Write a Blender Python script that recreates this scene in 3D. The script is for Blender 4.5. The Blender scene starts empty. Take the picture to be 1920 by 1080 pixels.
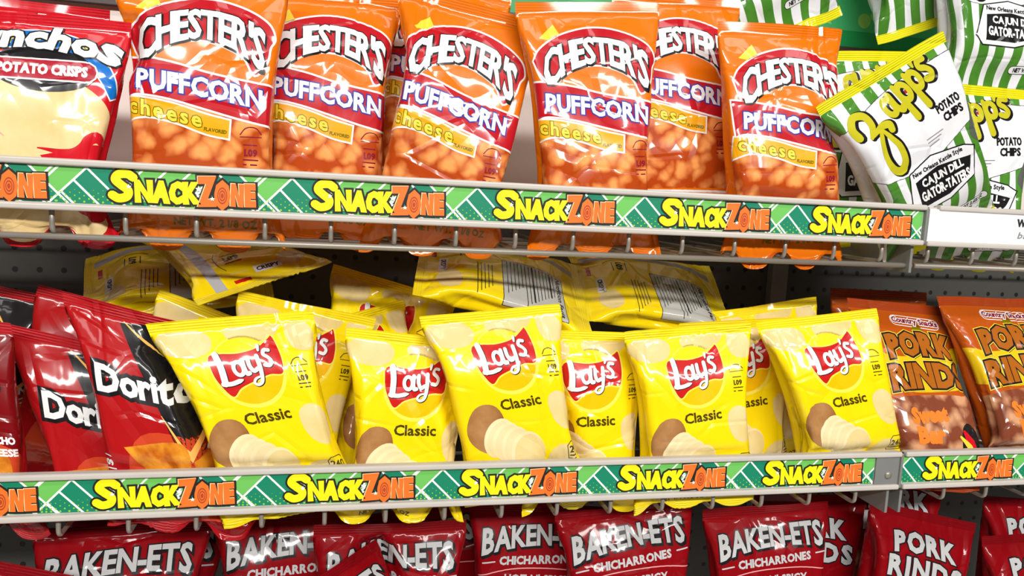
import bpy, math, random
import numpy as np
from mathutils import Matrix, Vector
from mathutils.geometry import delaunay_2d_cdt

SC = bpy.context.scene
COL = SC.collection
Z0 = 1.2                                   # height of the middle shelf's front rail above the floor

# ------------------------------------------------------------------ camera
F_PX = 1450.0
YAW, PITCH, ROLL = 0.22, 0.1201, 0.0506
CAM = np.array([-0.1572, -0.6902, 0.272 + Z0])
fw = np.array([math.sin(YAW) * math.cos(PITCH), math.cos(YAW) * math.cos(PITCH), -math.sin(PITCH)])
rt = np.array([math.cos(YAW), -math.sin(YAW), 0.0])
up = np.cross(rt, fw)
rt, up = math.cos(ROLL) * rt + math.sin(ROLL) * up, -math.sin(ROLL) * rt + math.cos(ROLL) * up
cd = bpy.data.cameras.new('camera')
cd.sensor_width = 36.0
cd.lens = F_PX / 1920 * 36.0
cd.clip_start = 0.02
cam = bpy.data.objects.new('camera', cd)
COL.objects.link(cam)
cam.matrix_world = Matrix(((rt[0], up[0], -fw[0], CAM[0]), (rt[1], up[1], -fw[1], CAM[1]),
                           (rt[2], up[2], -fw[2], CAM[2]), (0, 0, 0, 1)))
SC.camera = cam

# ------------------------------------------------------------------ light, exposure
SC.view_settings.view_transform = 'Standard'
SC.view_settings.look = 'None'
SC.view_settings.gamma = 1.0
SC.view_settings.use_curve_mapping = False
SC.view_settings.exposure = 0.0
w = bpy.data.worlds.new('store_air')
SC.world = w
w.use_nodes = True
w.node_tree.nodes['Background'].inputs[0].default_value = (1.0, 0.98, 0.95, 1)
w.node_tree.nodes['Background'].inputs[1].default_value = 0.012


def lamp(x, y, z, sx, sy, energy, tilt=0.0):
    d = bpy.data.lights.new('ceiling_tube', 'AREA')
    d.shape = 'RECTANGLE'
    d.size, d.size_y, d.energy = sx, sy, energy
    d.color = (1.0, 0.975, 0.94)
    o = bpy.data.objects.new('ceiling_tube', d)
    COL.objects.link(o)
    o.location = (x, y, z)
    o.rotation_euler = (tilt, 0, 0)
    return o


# fluorescent rows of the sales floor
lamp(-0.3, -1.30, 3.0, 4.8, 0.2, 24, math.radians(18))
lamp(0.3, -3.15, 3.0, 4.8, 0.2, 190, math.radians(45))


def at(px, py, Y):
    """world point on the upright plane y = Y seen at this place of the photograph"""
    d = fw * F_PX + rt * (px - 960) - up * (py - 540)
    return CAM + d * ((Y - CAM[1]) / d[1])


# ------------------------------------------------------------------ materials
MATS = {}


def crease_group():
    g = bpy.data.node_groups.new('film_creases', 'ShaderNodeTree')
    g.interface.new_socket('Strength', in_out='INPUT', socket_type='NodeSocketFloat')
    g.interface.new_socket('Normal', in_out='OUTPUT', socket_type='NodeSocketVector')
    n, l = g.nodes, g.links
    gi, go = n.new('NodeGroupInput'), n.new('NodeGroupOutput')
    uv = n.new('ShaderNodeUVMap')
    uv.uv_map = 'crease'

    def math_(op, a, b=None, clamp=False):
        m = n.new('ShaderNodeMath')
        m.operation = op
        m.use_clamp = clamp
        for i, x in enumerate((a, b)):
            if x is None:
                continue
            if isinstance(x, (int, float)):
                m.inputs[i].default_value = x
            else:
                l.new(x, m.inputs[i])
        return m.outputs[0]

    def noise(scale, rough=0.5, detail=0.0, dist=0.0):
        t = n.new('ShaderNodeTexNoise')
        t.inputs['Scale'].default_value = scale
        t.inputs['Detail'].default_value = detail
        t.inputs['Roughness'].default_value = rough
        t.inputs['Distortion'].default_value = dist
        l.new(uv.outputs[0], t.inputs['Vector'])
        return t.outputs['Fac']

    # straight folds: the borders of stretched cells, kept to some patches of the film
    def folds(scale, sx, sy, turn, wd):
        mp = n.new('ShaderNodeMapping')
        mp.inputs['Rotation'].default_value[2] = turn
        mp.inputs['Scale'].default_value = (sx, sy, 1)
        l.new(uv.outputs[0], mp.inputs['Vector'])
        v = n.new('ShaderNodeTexVoronoi')
        v.voronoi_dimensions = '2D'
        v.feature = 'DISTANCE_TO_EDGE'
        v.inputs['Scale'].default_value = scale
        l.new(mp.outputs[0], v.inputs['Vector'])
        return math_('MINIMUM', v.outputs['Distance'], wd)

    def patch(scale, lo, gain):
        return math_('MULTIPLY', math_('SUBTRACT', noise(scale), lo), gain, True)
    a = math_('MULTIPLY', folds(1.5, 1.0, 0.55, 0.5, 0.10), math_('MULTIPLY', patch(1.3, 0.38, 6.0), 0.9))
    b = math_('MULTIPLY', folds(2.6, 0.6, 1.2, -0.4, 0.09), math_('MULTIPLY', patch(1.9, 0.45, 6.0), 0.55))
    h = math_('ADD', math_('ADD', a, b), math_('MULTIPLY', noise(4.0), 0.10))
    bump = n.new('ShaderNodeBump')
    bump.inputs['Distance'].default_value = 0.02
    l.new(gi.outputs[0], bump.inputs['Strength'])
    l.new(h, bump.inputs['Height'])
    l.new(bump.outputs[0], go.inputs[0])
    return g


CREASES = crease_group()


def base_mat(name, rough, metal=0.0, coat=0.0):
    m = bpy.data.materials.new(name)
    m.use_nodes = True
    p = m.node_tree.nodes['Principled BSDF']
    p.inputs['Roughness'].default_value = rough
    p.inputs['Metallic'].default_value = metal
    p.inputs['Coat Weight'].default_value = coat
    p.inputs['Coat Roughness'].default_value = 0.07
    MATS[name] = m
    return m, p, m.node_tree.nodes, m.node_tree.links


def plain(name, col, rough=0.5, metal=0.0):
    m, p, n, l = base_mat(name, rough, metal)
    t = n.new('ShaderNodeTexNoise')
    t.inputs['Scale'].default_value = 40
    tc = n.new('ShaderNodeTexCoord')
    l.new(tc.outputs['Object'], t.inputs['Vector'])
    r = n.new('ShaderNodeValToRGB')
    r.color_ramp.elements[0].color = tuple(c * 0.93 for c in col) + (1,)
    r.color_ramp.elements[1].color = tuple(min(1, c * 1.05) for c in col) + (1,)
    l.new(t.outputs['Fac'], r.inputs[0])
    l.new(r.outputs[0], p.inputs['Base Color'])
    return m


def film(name, col, rough=0.26, strength=0.75, col2=None, scale=2.5, kind='noise', seal=False, metal=0.0, coat=0.5, spec=0.16):
    """glossy printed plastic film; col2 with a pattern for printed pictures"""
    m, p, n, l = base_mat(name, rough, metal, coat)
    p.inputs['Specular IOR Level'].default_value = spec
    g = n.new('ShaderNodeGroup')
    g.node_tree = CREASES
    g.inputs[0].default_value = strength
    l.new(g.outputs[0], p.inputs['Normal'])
    if metal == 0 and not seal:
        l.new(g.outputs[0], p.inputs['Coat Normal'])
    uv = n.new('ShaderNodeUVMap')
    uv.uv_map = 'print'
    if seal:                               # crimp lines along the seal
        wv = n.new('ShaderNodeTexWave')
        wv.bands_direction = 'Y'
        wv.inputs['Scale'].default_value = 13
        wv.inputs['Distortion'].default_value = 0.4
        l.new(uv.outputs[0], wv.inputs['Vector'])
        b = n.new('ShaderNodeBump')
        b.inputs['Strength'].default_value = 0.5
        b.inputs['Distance'].default_value = 0.0012
        l.new(wv.outputs['Fac'], b.inputs['Height'])
        l.new(g.outputs[0], b.inputs['Normal'])
        l.new(b.outputs[0], p.inputs['Normal'])
    if col2 is None:
        p.inputs['Base Color'].default_value = tuple(col) + (1,)
        return m
    r = n.new('ShaderNodeValToRGB')
    if kind == 'noise':
        t = n.new('ShaderNodeTexNoise')
        t.inputs['Scale'].default_value = scale
        t.inputs['Detail'].default_value = 4
        l.new(uv.outputs[0], t.inputs['Vector'])
        src = t.outputs['Fac']
        r.color_ramp.elements[0].position = 0.32
        r.color_ramp.elements[1].position = 0.68
    else:                                  # picture of many rounded lumps
        t = n.new('ShaderNodeTexVoronoi')
        t.inputs['Scale'].default_value = scale
        t.feature = 'SMOOTH_F1'
        t.inputs['Smoothness'].default_value = 0.25
        d = n.new('ShaderNodeTexNoise')
        d.inputs['Scale'].default_value = 5
        mx = n.new('ShaderNodeMixRGB')
        mx.blend_type = 'ADD'
        mx.inputs[0].default_value = 0.18
        l.new(uv.outputs[0], d.inputs['Vector'])
        l.new(uv.outputs[0], mx.inputs[1])
        l.new(d.outputs['Color'], mx.inputs[2])
        l.new(mx.outputs[0], t.inputs['Vector'])
        src = t.outputs['Distance']
        r.color_ramp.elements[0].position = 0.22
        r.color_ramp.elements[1].position = 0.62
    r.color_ramp.elements[0].color = tuple(col) + (1,)
    r.color_ramp.elements[1].color = tuple(col2) + (1,)
    l.new(src, r.inputs[0])
    l.new(r.outputs[0], p.inputs['Base Color'])
    return m


def paper(name, col, rough=0.45):
    m, p, n, l = base_mat(name, rough)
    p.inputs['Base Color'].default_value = tuple(col) + (1,)
    return m


# film colours
film('lay_yellow', (0.95, 0.70, 0.004)); film('lay_seal', (0.95, 0.72, 0.01), seal=True)
film('lay_pale', (0.97, 0.80, 0.10)); film('lay_gold', (0.93, 0.52, 0.003)); film('lay_red', (0.56, 0.012, 0.012))
film('white_ink', (0.86, 0.86, 0.85)); film('black_ink', (0.012, 0.011, 0.012)); film('brown_ink', (0.07, 0.05, 0.005))
film('potato_skin', (0.30, 0.12, 0.035), col2=(0.47, 0.24, 0.09), scale=4)
film('potato_flesh', (0.83, 0.66, 0.33), col2=(0.90, 0.78, 0.48), scale=3)
film('potato_slice', (0.80, 0.62, 0.30), col2=(0.87, 0.72, 0.42), scale=3)
film('chip_pale', (0.74, 0.56, 0.20), col2=(0.82, 0.66, 0.32), scale=3)
film('silver_ink', (0.45, 0.45, 0.46), rough=0.35); film('grey_table', (0.50, 0.50, 0.46))
film('puff_orange', (0.80, 0.175, 0.004)); film('puff_seal', (0.76, 0.16, 0.004), seal=True)
film('puff_red', (0.50, 0.010, 0.018)); film('puff_gold', (0.90, 0.40, 0.012)); film('cheese_yellow', (0.93, 0.66, 0.05))
film('puff_picture', (0.92, 0.36, 0.10), col2=(0.45, 0.06, 0.006), scale=6.5, kind='lumps')
film('blue_ink', (0.03, 0.035, 0.30)); film('olive_ink', (0.20, 0.15, 0.0))
film('chip_red', (0.42, 0.008, 0.010)); film('chip_red_seal', (0.42, 0.008, 0.012), seal=True)
film('chip_dark', (0.20, 0.004, 0.006)); film('chip_ember', (0.60, 0.06, 0.02))
film('flame', (0.95, 0.50, 0.12)); film('tortilla', (0.85, 0.36, 0.03), col2=(0.50, 0.10, 0.006), scale=7)
film('crisp_red', (0.62, 0.008, 0.018)); film('crisp_red_seal', (0.60, 0.008, 0.018), seal=True)
film('crisp_blue', (0.005, 0.16, 0.55)); film('crisp_chip', (0.80, 0.55, 0.22), col2=(0.88, 0.70, 0.38), scale=2.2)
film('crisp_pill', (0.42, 0.012, 0.03))
film('zap_white', (0.80, 0.80, 0.82)); film('zap_green', (0.055, 0.20, 0.022), col2=(0.085, 0.27, 0.03), scale=2)
film('zap_seal', (0.78, 0.70, 0.01), seal=True); film('zap_gold', (0.55, 0.50, 0.02)); film('zap_grey', (0.10, 0.11, 0.09))
film('rind_orange', (0.48, 0.085, 0.006)); film('rind_seal', (0.38, 0.05, 0.008), seal=True)
film('rind_yellow', (0.78, 0.52, 0.01)); film('rind_letter', (0.42, 0.12, 0.010)); film('rind_word', (0.85, 0.22, 0.03))
film('rind_window', (0.66, 0.33, 0.17), col2=(0.22, 0.055, 0.025), scale=5.5, kind='lumps')
film('rind_maroon', (0.24, 0.01, 0.03))
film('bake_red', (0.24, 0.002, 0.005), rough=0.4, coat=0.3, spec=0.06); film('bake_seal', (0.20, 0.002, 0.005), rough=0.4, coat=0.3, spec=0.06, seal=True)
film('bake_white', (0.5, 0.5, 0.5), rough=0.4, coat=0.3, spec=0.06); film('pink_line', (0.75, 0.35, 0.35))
# shelf materials
plain('rail_metal', (0.55, 0.51, 0.46), 0.38); plain('wire_metal', (0.33, 0.30, 0.255), 0.35, 0.35)
plain('bracket_grey', (0.25, 0.25, 0.24), 0.45, 0.3)
paper('strip_green', (0.15, 0.52, 0.10)); paper('strip_dark', (0.0, 0.22, 0.115)); paper('strip_white', (0.88, 0.92, 0.86))
paper('strip_lime', (0.30, 0.58, 0.04)); paper('word_yellow', (0.97, 0.82, 0.0)); paper('word_orange', (0.90, 0.17, 0.015))
paper('word_black', (0.01, 0.008, 0.006)); paper('word_rust', (0.42, 0.05, 0.01)); paper('word_cream', (0.97, 0.68, 0.35))
paper('tag_white', (0.82, 0.82, 0.83)); paper('banner_green', (0.004, 0.29, 0.07)); paper('banner_mint', (0.05, 0.44, 0.15))
paper('banner_lime', (0.28, 0.60, 0.10)); paper('banner_edge', (0.05, 0.03, 0.03)); paper('print_black', (0.02, 0.02, 0.02))
paper('print_grey', (0.25, 0.25, 0.25))

# ------------------------------------------------------------------ flat artwork: triangles in millimetres
GLYPHS = {}


def load_glyphs():
    chars = sorted(set("ABCDEFGHIJKLMNOPQRSTUVWXYZabcdefghijklmnopqrstuvwxyz0123456789.'-/!&"))
    obs = []
    for ch in chars:
        c = bpy.data.curves.new('glyph', 'FONT')
        c.body = ch
        c.resolution_u = 2
        o = bpy.data.objects.new('glyph', c)
        COL.objects.link(o)
        obs.append(o)
    dg = bpy.context.evaluated_depsgraph_get()
    for ch, o in zip(chars, obs):
        me = o.evaluated_get(dg).to_mesh()
        me.calc_loop_triangles()
        v = np.array([x.co[:2] for x in me.vertices])
        t = np.array([x.vertices[:] for x in me.loop_triangles])
        cnt = {}
        for tri in t:
            for a, b in ((0, 1), (1, 2), (2, 0)):
                k = tuple(sorted((tri[a], tri[b])))
                cnt[k] = cnt.get(k, 0) + 1
        edges = np.array([k for k, c in cnt.items() if c == 1])
        GLYPHS[ch] = (v, t, edges)
    for o in obs:
        c = o.data
        bpy.data.objects.remove(o)
        bpy.data.curves.remove(c)


load_glyphs()
CAP = float(GLYPHS['H'][0][:, 1].max())


def spline(pts, n=7):
    p = np.array(pts, float)
    if len(p) < 3:
        return p
    e = np.vstack([2 * p[0] - p[1], p, 2 * p[-1] - p[-2]])
    out = []
    for i in range(1, len(e) - 2):
        for t in np.linspace(0, 1, n, endpoint=False):
            a, b, c, d = e[i - 1], e[i], e[i + 1], e[i + 2]
            out.append(0.5 * (2 * b + (c - a) * t + (2 * a - 5 * b + 4 * c - d) * t * t + (3 * b - a - 3 * c + d) * t ** 3))
    out.append(p[-1])
    return np.array(out)


def ribbon_polys(p, w, closed=False):
    """thick line through the points: mitred quads, round ends"""
    p = np.asarray(p, float)
    w = np.broadcast_to(np.asarray(w, float), (len(p),))
    if closed:
        if np.allclose(p[0], p[-1]):
            p, w = p[:-1], w[:-1]
        q = np.roll(p, -1, 0) - p
        q /= np.maximum(np.hypot(q[:, 0], q[:, 1]), 1e-9)[:, None]
        d0, d1 = np.roll(q, 1, 0), q
    else:
        q = np.diff(p, axis=0)
        q /= np.maximum(np.hypot(q[:, 0], q[:, 1]), 1e-9)[:, None]
        d0, d1 = np.vstack([q[:1], q]), np.vstack([q, q[-1:]])
    m = d0 + d1
    m /= np.maximum(np.hypot(m[:, 0], m[:, 1]), 1e-6)[:, None]
    nrm = np.stack([-m[:, 1], m[:, 0]], 1)
    cosh = np.clip((m * d1).sum(1), 0.5, 1.0)
    off = nrm * (w / 2 / cosh)[:, None]
    lo, hi = p - off, p + off
    n = len(p)
    out = [np.array([lo[i], lo[(i + 1) % n], hi[(i + 1) % n], hi[i]]) for i in range(n if closed else n - 1)]
    if not closed:
        for i in (0, n - 1):
            if w[i] > 0.02:
                out.append(np.array([p[i] + w[i] / 2 * np.array([math.cos(x), math.sin(x)]) for x in np.linspace(0.1, 0.1 + 2 * math.pi, 11)[:-1]]))
    return out


def edge_polys(v, e, w):
    nxt = {}
    for a, b in e:
        nxt.setdefault(a, []).append(b)
        nxt.setdefault(b, []).append(a)
    seen, out = set(), []
    for s0 in nxt:
        if s0 in seen:
            continue
        loop, cur, prev = [s0], s0, None
        seen.add(s0)
        while True:
            c = [x for x in nxt[cur] if x not in seen]
            if not c:
                break
            cur = c[0]
            seen.add(cur)
            loop.append(cur)
        pts = [v[loop[0]]]
        for i in loop[1:]:
            if np.hypot(*(v[i] - pts[-1])) > 0.02:
                pts.append(v[i])
        if len(pts) > 2:
            out += ribbon_polys(np.array(pts), w, True)
    return out


def union(polys):
    """triangles that cover the polygons without overlapping"""
    if len(polys) == 1 and len(polys[0]) == 3:
        return np.array(polys)
    if len(polys) > 1:                      # only what touches goes together
        lo = np.array([p.min(0) for p in polys])
        hi = np.array([p.max(0) for p in polys])
        lab = np.arange(len(polys))
        while True:
            new = lab.copy()
            for i in range(len(polys)):
                t = ((lo <= hi[i]) & (hi >= lo[i])).all(1)
                new[t] = new[t].min()
            new = new[new]
            if (new == lab).all():
                break
            lab = new
        groups = [[polys[i] for i in np.flatnonzero(lab == g)] for g in np.unique(lab)]
    else:
        groups = [polys]
    res = []
    for grp in groups:
        V, F, n = [], [], 0
        for p in grp:
            V += [Vector((float(x), float(y))) for x, y in p]
            F.append(list(range(n, n + len(p))))
            n += len(p)
        ov, oe, of, _, _, _ = delaunay_2d_cdt(V, [], F, 1, 1e-4, False)
        if of:
            pts = np.array([(v.x, v.y) for v in ov])
            tri = pts[np.array(of)]
            c = tri.mean(1)
            keep = np.zeros(len(tri), bool)
            for p in grp:                  # keep what lies inside one of the polygons
                near = np.flatnonzero(~keep & (c >= p.min(0)).all(1) & (c <= p.max(0)).all(1))
                if len(near):
                    x, y = c[near, 0][:, None], c[near, 1][:, None]
                    a_, b_ = p, np.roll(p, -1, 0)
                    dy = b_[:, 1] - a_[:, 1]
                    xi = a_[:, 0] + (y - a_[:, 1]) * (b_[:, 0] - a_[:, 0]) / np.where(np.abs(dy) < 1e-12, 1e-12, dy)
                    hit = ((a_[:, 1] > y) != (b_[:, 1] > y)) & (x < xi)
                    keep[near[hit.sum(1) % 2 == 1]] = True
            res.append(tri[keep])
    return np.concatenate(res) if res else np.zeros((0, 3, 2))


class Art:
    def __init__(self):
        self.items = []                    # part, material, layer, triangles

    def add(self, part, mat, layer, polys):
        for it in self.items:
            if it[:3] == (part, mat, layer):
                it[3].extend(polys)
                return
        self.items.append((part, mat, layer, list(polys)))

    def rescale(self, part, k, c0, c1):
        for it in self.items:
            if it[0] == part:
                it[3][:] = [(q - np.array(c0)) * k + np.array(c1) for q in it[3]]

    def triangles(self):
        return [(p, m, l_, union(q)) for p, m, l_, q in self.items]

    def poly(self, part, mat, layer, pts, smooth=False):
        p = spline(list(pts) + [pts[0]], 5)[:-1] if smooth else np.array(pts, float)
        self.add(part, mat, layer, [p])
        return p

    def ell(self, part, mat, layer, cx, cy, rx, ry, rot=0.0, n=28, wob=0.0, seed=0):
        r = random.Random(seed)
        ph = [r.uniform(0, 6.28) for _ in range(3)]
        a = np.linspace(0, 2 * math.pi, n, endpoint=False)
        k = 1 + wob * (np.sin(2 * a + ph[0]) + 0.7 * np.sin(3 * a + ph[1]) + 0.5 * np.sin(5 * a + ph[2]))
        x, y = rx * k * np.cos(a), ry * k * np.sin(a)
        c, s = math.cos(rot), math.sin(rot)
        p = np.stack([cx + c * x - s * y, cy + s * x + c * y], 1)
        self.add(part, mat, layer, [p])
        return p

    def line(self, part, mat, layer, pts, wd, smooth=False, closed=False):
        p = spline(pts) if smooth else np.array(pts, float)
        if isinstance(wd, (list, tuple)):
            wd = np.interp(np.linspace(0, 1, len(p)), np.linspace(0, 1, len(wd)), wd)
        self.add(part, mat, layer, ribbon_polys(p, wd, closed))

    def text(self, part, mat, layer, s, cx, cy, h, width=None, rot=0.0, bold=0.0, lines=(), warp=None, shear=0.0,
             gap=0.10, tall=None, shadow=None):
        """lines: (material, width, layer) outlines; tall: per letter (scale, lift, turn)"""
        k = h / CAP
        x = 0.0
        V, T, E = [], [], []
        n = 0
        for i, ch in enumerate(s):
            if ch == ' ':
                x += 0.32
                continue
            v, t, e = GLYPHS[ch]
            v = v.copy()
            x0 = v[:, 0].min()
            v[:, 0] -= x0
            if tall:
                sc, lift, turn = tall[i % len(tall)]
                v = v * sc
                mid = v.mean(0)
                c, q = math.cos(turn), math.sin(turn)
                v = (v - mid) @ np.array([[c, q], [-q, c]]) + mid
                v[:, 1] += lift
            wd = v[:, 0].max()
            v[:, 0] += x
            x += wd + gap
            V.append(v); T.append(t + n); E.append(e + n)
            n += len(v)
        V, T, E = np.concatenate(V), np.concatenate(T), np.concatenate(E)
        V[:, 0] += shear * V[:, 1]
        lo, hi = V[:, 0].min(), V[:, 0].max()
        V[:, 0] -= (lo + hi) / 2
        V[:, 1] -= CAP / 2
        kx = k if width is None else width / (hi - lo)
        V *= np.array([kx, k])
        fill = [V[t] for t in T]
        sets = [(mat, layer, list(fill))]
        for m_, w_, l_ in lines:
            sets.append((m_, l_, fill + edge_polys(V, E, w_)))
        if bold:
            sets[0][2].extend(edge_polys(V, E, bold))
        if shadow:
            m_, dx, dy, w_, l_ = shadow
            sets.append((m_, l_, [q + np.array([dx, dy]) for q in fill + edge_polys(V, E, w_)]))
        c, q = math.cos(rot), math.sin(rot)
        for m_, l_, t in sets:
            if warp:
                t = [warp(x[None])[0] for x in t]
            self.add(part, m_, l_, [x @ np.array([[c, q], [-q, c]]) + np.array([cx, cy]) for x in t])

    def strokes(self, part, mat, layer, strokes, cx, cy, k, rot=0.0, extra=0.0, shift=(0, 0)):
        """hand lettering: (points, width) in letter units"""
        c, q = math.cos(rot), math.sin(rot)
        M = np.array([[c, q], [-q, c]])
        for pts, wd in strokes:
            p = spline(pts, 6)
            if isinstance(wd, (list, tuple)):
                wd = np.interp(np.linspace(0, 1, len(p)), np.linspace(0, 1, len(wd)), wd)
            t = ribbon_polys(p, np.asarray(wd) + extra / k)
            self.add(part, mat, layer, [(x * k + np.array(shift)) @ M + np.array([cx, cy]) for x in t])


def ring(cx, cy, rx, ry, n=14):
    return [(cx + rx * math.cos(a), cy + ry * math.sin(a)) for a in np.linspace(0, 2 * math.pi, n)]


def arch(height, half, tilt=0.0):
    return lambda t: t + np.stack([np.zeros(t.shape[:2]), height * (1 - (t[..., 0] / half) ** 2) + tilt * t[..., 0]], -1)


# ------------------------------------------------------------------ bag designs (width, height in mm; art over the front)
NU, NV, NS = 44, 60, 3


def split_tris(t, m, c):
    """cut triangles t (n,3,2), tags m, at level lines given by the function values c -> (n,3) crossing 0"""
    s = c > 1e-7
    z = c < -1e-7
    cross = s.any(1) & z.any(1)
    keep_t, keep_m = [t[~cross]], [m[~cross]]
    t, m, c = t[cross], m[cross], c[cross]
    if len(t):
        pos = c > 0
        lone_pos = pos.sum(1) == 1
        lone = np.where(lone_pos, pos.argmax(1), (~pos).argmax(1))
        r = np.arange(len(t))
        a, b, d = t[r, lone], t[r, (lone + 1) % 3], t[r, (lone + 2) % 3]
        ca, cb, cd_ = c[r, lone], c[r, (lone + 1) % 3], c[r, (lone + 2) % 3]
        fab = np.clip(ca / (ca - cb + 1e-15), 0, 1)[:, None]
        fad = np.clip(ca / (ca - cd_ + 1e-15), 0, 1)[:, None]
        p, q = a + (b - a) * fab, a + (d - a) * fad
        keep_t += [np.stack([a, p, q], 1), np.stack([p, b, d], 1), np.stack([p, d, q], 1)]
        keep_m += [m, m, m]
    return np.concatenate(keep_t), np.concatenate(keep_m)


def lift(A, dy):
    for it in A.items:
        it[3][:] = [q + np.array([0, dy]) for q in it[3]]
    return A


class Design:
    def __init__(self, name, W, H, base, seal, thick, art, back=None):
        self.name, self.W, self.H, self.base, self.seal, self.thick = name, W, H, base, seal, thick
        self.parts = {}
        du, dv = W / NU, H / NV
        by = {}
        for part, mat, layer, t in art.triangles():
            by.setdefault(part, []).append((mat, layer, t / np.array([du, dv])))
        for part, lst in by.items():
            keys = [(m_, l_) for m_, l_, _ in lst]
            t = np.concatenate([x for _, _, x in lst])
            m = np.concatenate([np.full(len(x), i) for i, (_, _, x) in enumerate(lst)])
            inside = (t[..., 0].max(1) > 0) & (t[..., 0].min(1) < NU) & (t[..., 1].max(1) > NS) & (t[..., 1].min(1) < NV - NS)
            t, m = t[inside], m[inside]
            for ax, cnt in ((0, NU), (1, NV)):
                for i in range(cnt + 1):
                    t, m = split_tris(t, m, t[..., ax] - i)
            for i in range(-NV, NU + 1):
                t, m = split_tris(t, m, t[..., 0] - t[..., 1] - i)
            cen = t.mean(1)
            e1, e2 = t[:, 1] - t[:, 0], t[:, 2] - t[:, 0]
            area = e1[:, 0] * e2[:, 1] - e1[:, 1] * e2[:, 0]
            ok = (cen[:, 0] > 0) & (cen[:, 0] < NU) & (cen[:, 1] > NS) & (cen[:, 1] < NV - NS) & (np.abs(area) > 1e-7)
            t, m, area = t[ok], m[ok], area[ok]
            t[area < 0] = t[area < 0][:, ::-1]
            lay = np.array([l_ for _, l_ in keys], float)[m]
            key = np.concatenate([np.round(t.reshape(-1, 2), 4), np.repeat(m, 3)[:, None]], 1)
            uq, inv = np.unique(key, axis=0, return_inverse=True)
            names = sorted({m_ for m_, _ in keys})
            mi = np.array([names.index(m_) for m_, _ in keys])[m]
            vl = np.array([l_ for _, l_ in keys], float)[uq[:, 2].astype(int)]
            self.parts[part] = (uq[:, :2], vl, inv.reshape(-1, 3), mi, names)


def price_block(A, x, y, s=1.0, mat='brown_ink', arcs=True):
    if arcs:
        A.line('price_print', mat, 3, [(x - 9 * s, y + 15 * s), (x - 5 * s, y + 20 * s), (x, y + 21.5 * s), (x + 5 * s, y + 20.5 * s), (x + 9 * s, y + 16 * s)], 1.0 * s, True)
        A.line('price_print', mat, 3, [(x - 9 * s, y + 13 * s), (x + 9 * s, y + 13.5 * s)], 0.8 * s)
    A.line('price_print', mat, 3, [(x - 6 * s, y + 6.5 * s), (x + 5 * s, y + 6.5 * s)], 1.0 * s)
    A.text('price_print', mat, 3, '1.09', x, y, 5.4 * s, 10.5 * s, bold=0.7 * s)
    A.line('price_print', mat, 3, [(x - 6 * s, y - 6 * s), (x + 6 * s, y - 6 * s)], 1.2 * s)
    A.line('price_print', mat, 3, [(x - 6 * s, y - 10 * s), (x - 4 * s, y - 10 * s)], 1.2 * s)
    A.line('price_print', mat, 3, [(x, y - 10 * s), (x + 5 * s, y - 10 * s)], 1.2 * s)


LAYS_WORD = [
    ([(0.08, 1.78), (0.14, 1.0), (0.06, 0.12)], 0.36), ([(-0.06, 0.12), (0.4, 0.06), (0.85, 0.13), (1.05, 0.16)], [0.27, 0.24, 0.24, 0.10]),
    (ring(1.06, 0.80, 0.26, 0.37), 0.22), ([(1.40, 1.22), (1.37, 0.75), (1.42, 0.45), (1.56, 0.45)], 0.24),
    ([(1.72, 1.24), (1.70, 0.82), (1.84, 0.52), (2.1, 0.62)], 0.23),
    ([(2.26, 1.30), (2.22, 0.55), (2.08, -0.08), (1.80, -0.26), (1.62, -0.12), (1.80, 0.10), (2.22, 0.18)], [0.25, 0.24, 0.19, 0.16, 0.15, 0.13, 0.1]),
    ([(2.52, 1.86), (2.46, 1.58)], [0.2, 0.12]),
    ([(3.02, 1.50), (2.78, 1.54), (2.66, 1.32), (2.86, 1.10), (2.96, 0.88), (2.80, 0.66), (2.54, 0.72)], 0.21)]


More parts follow.
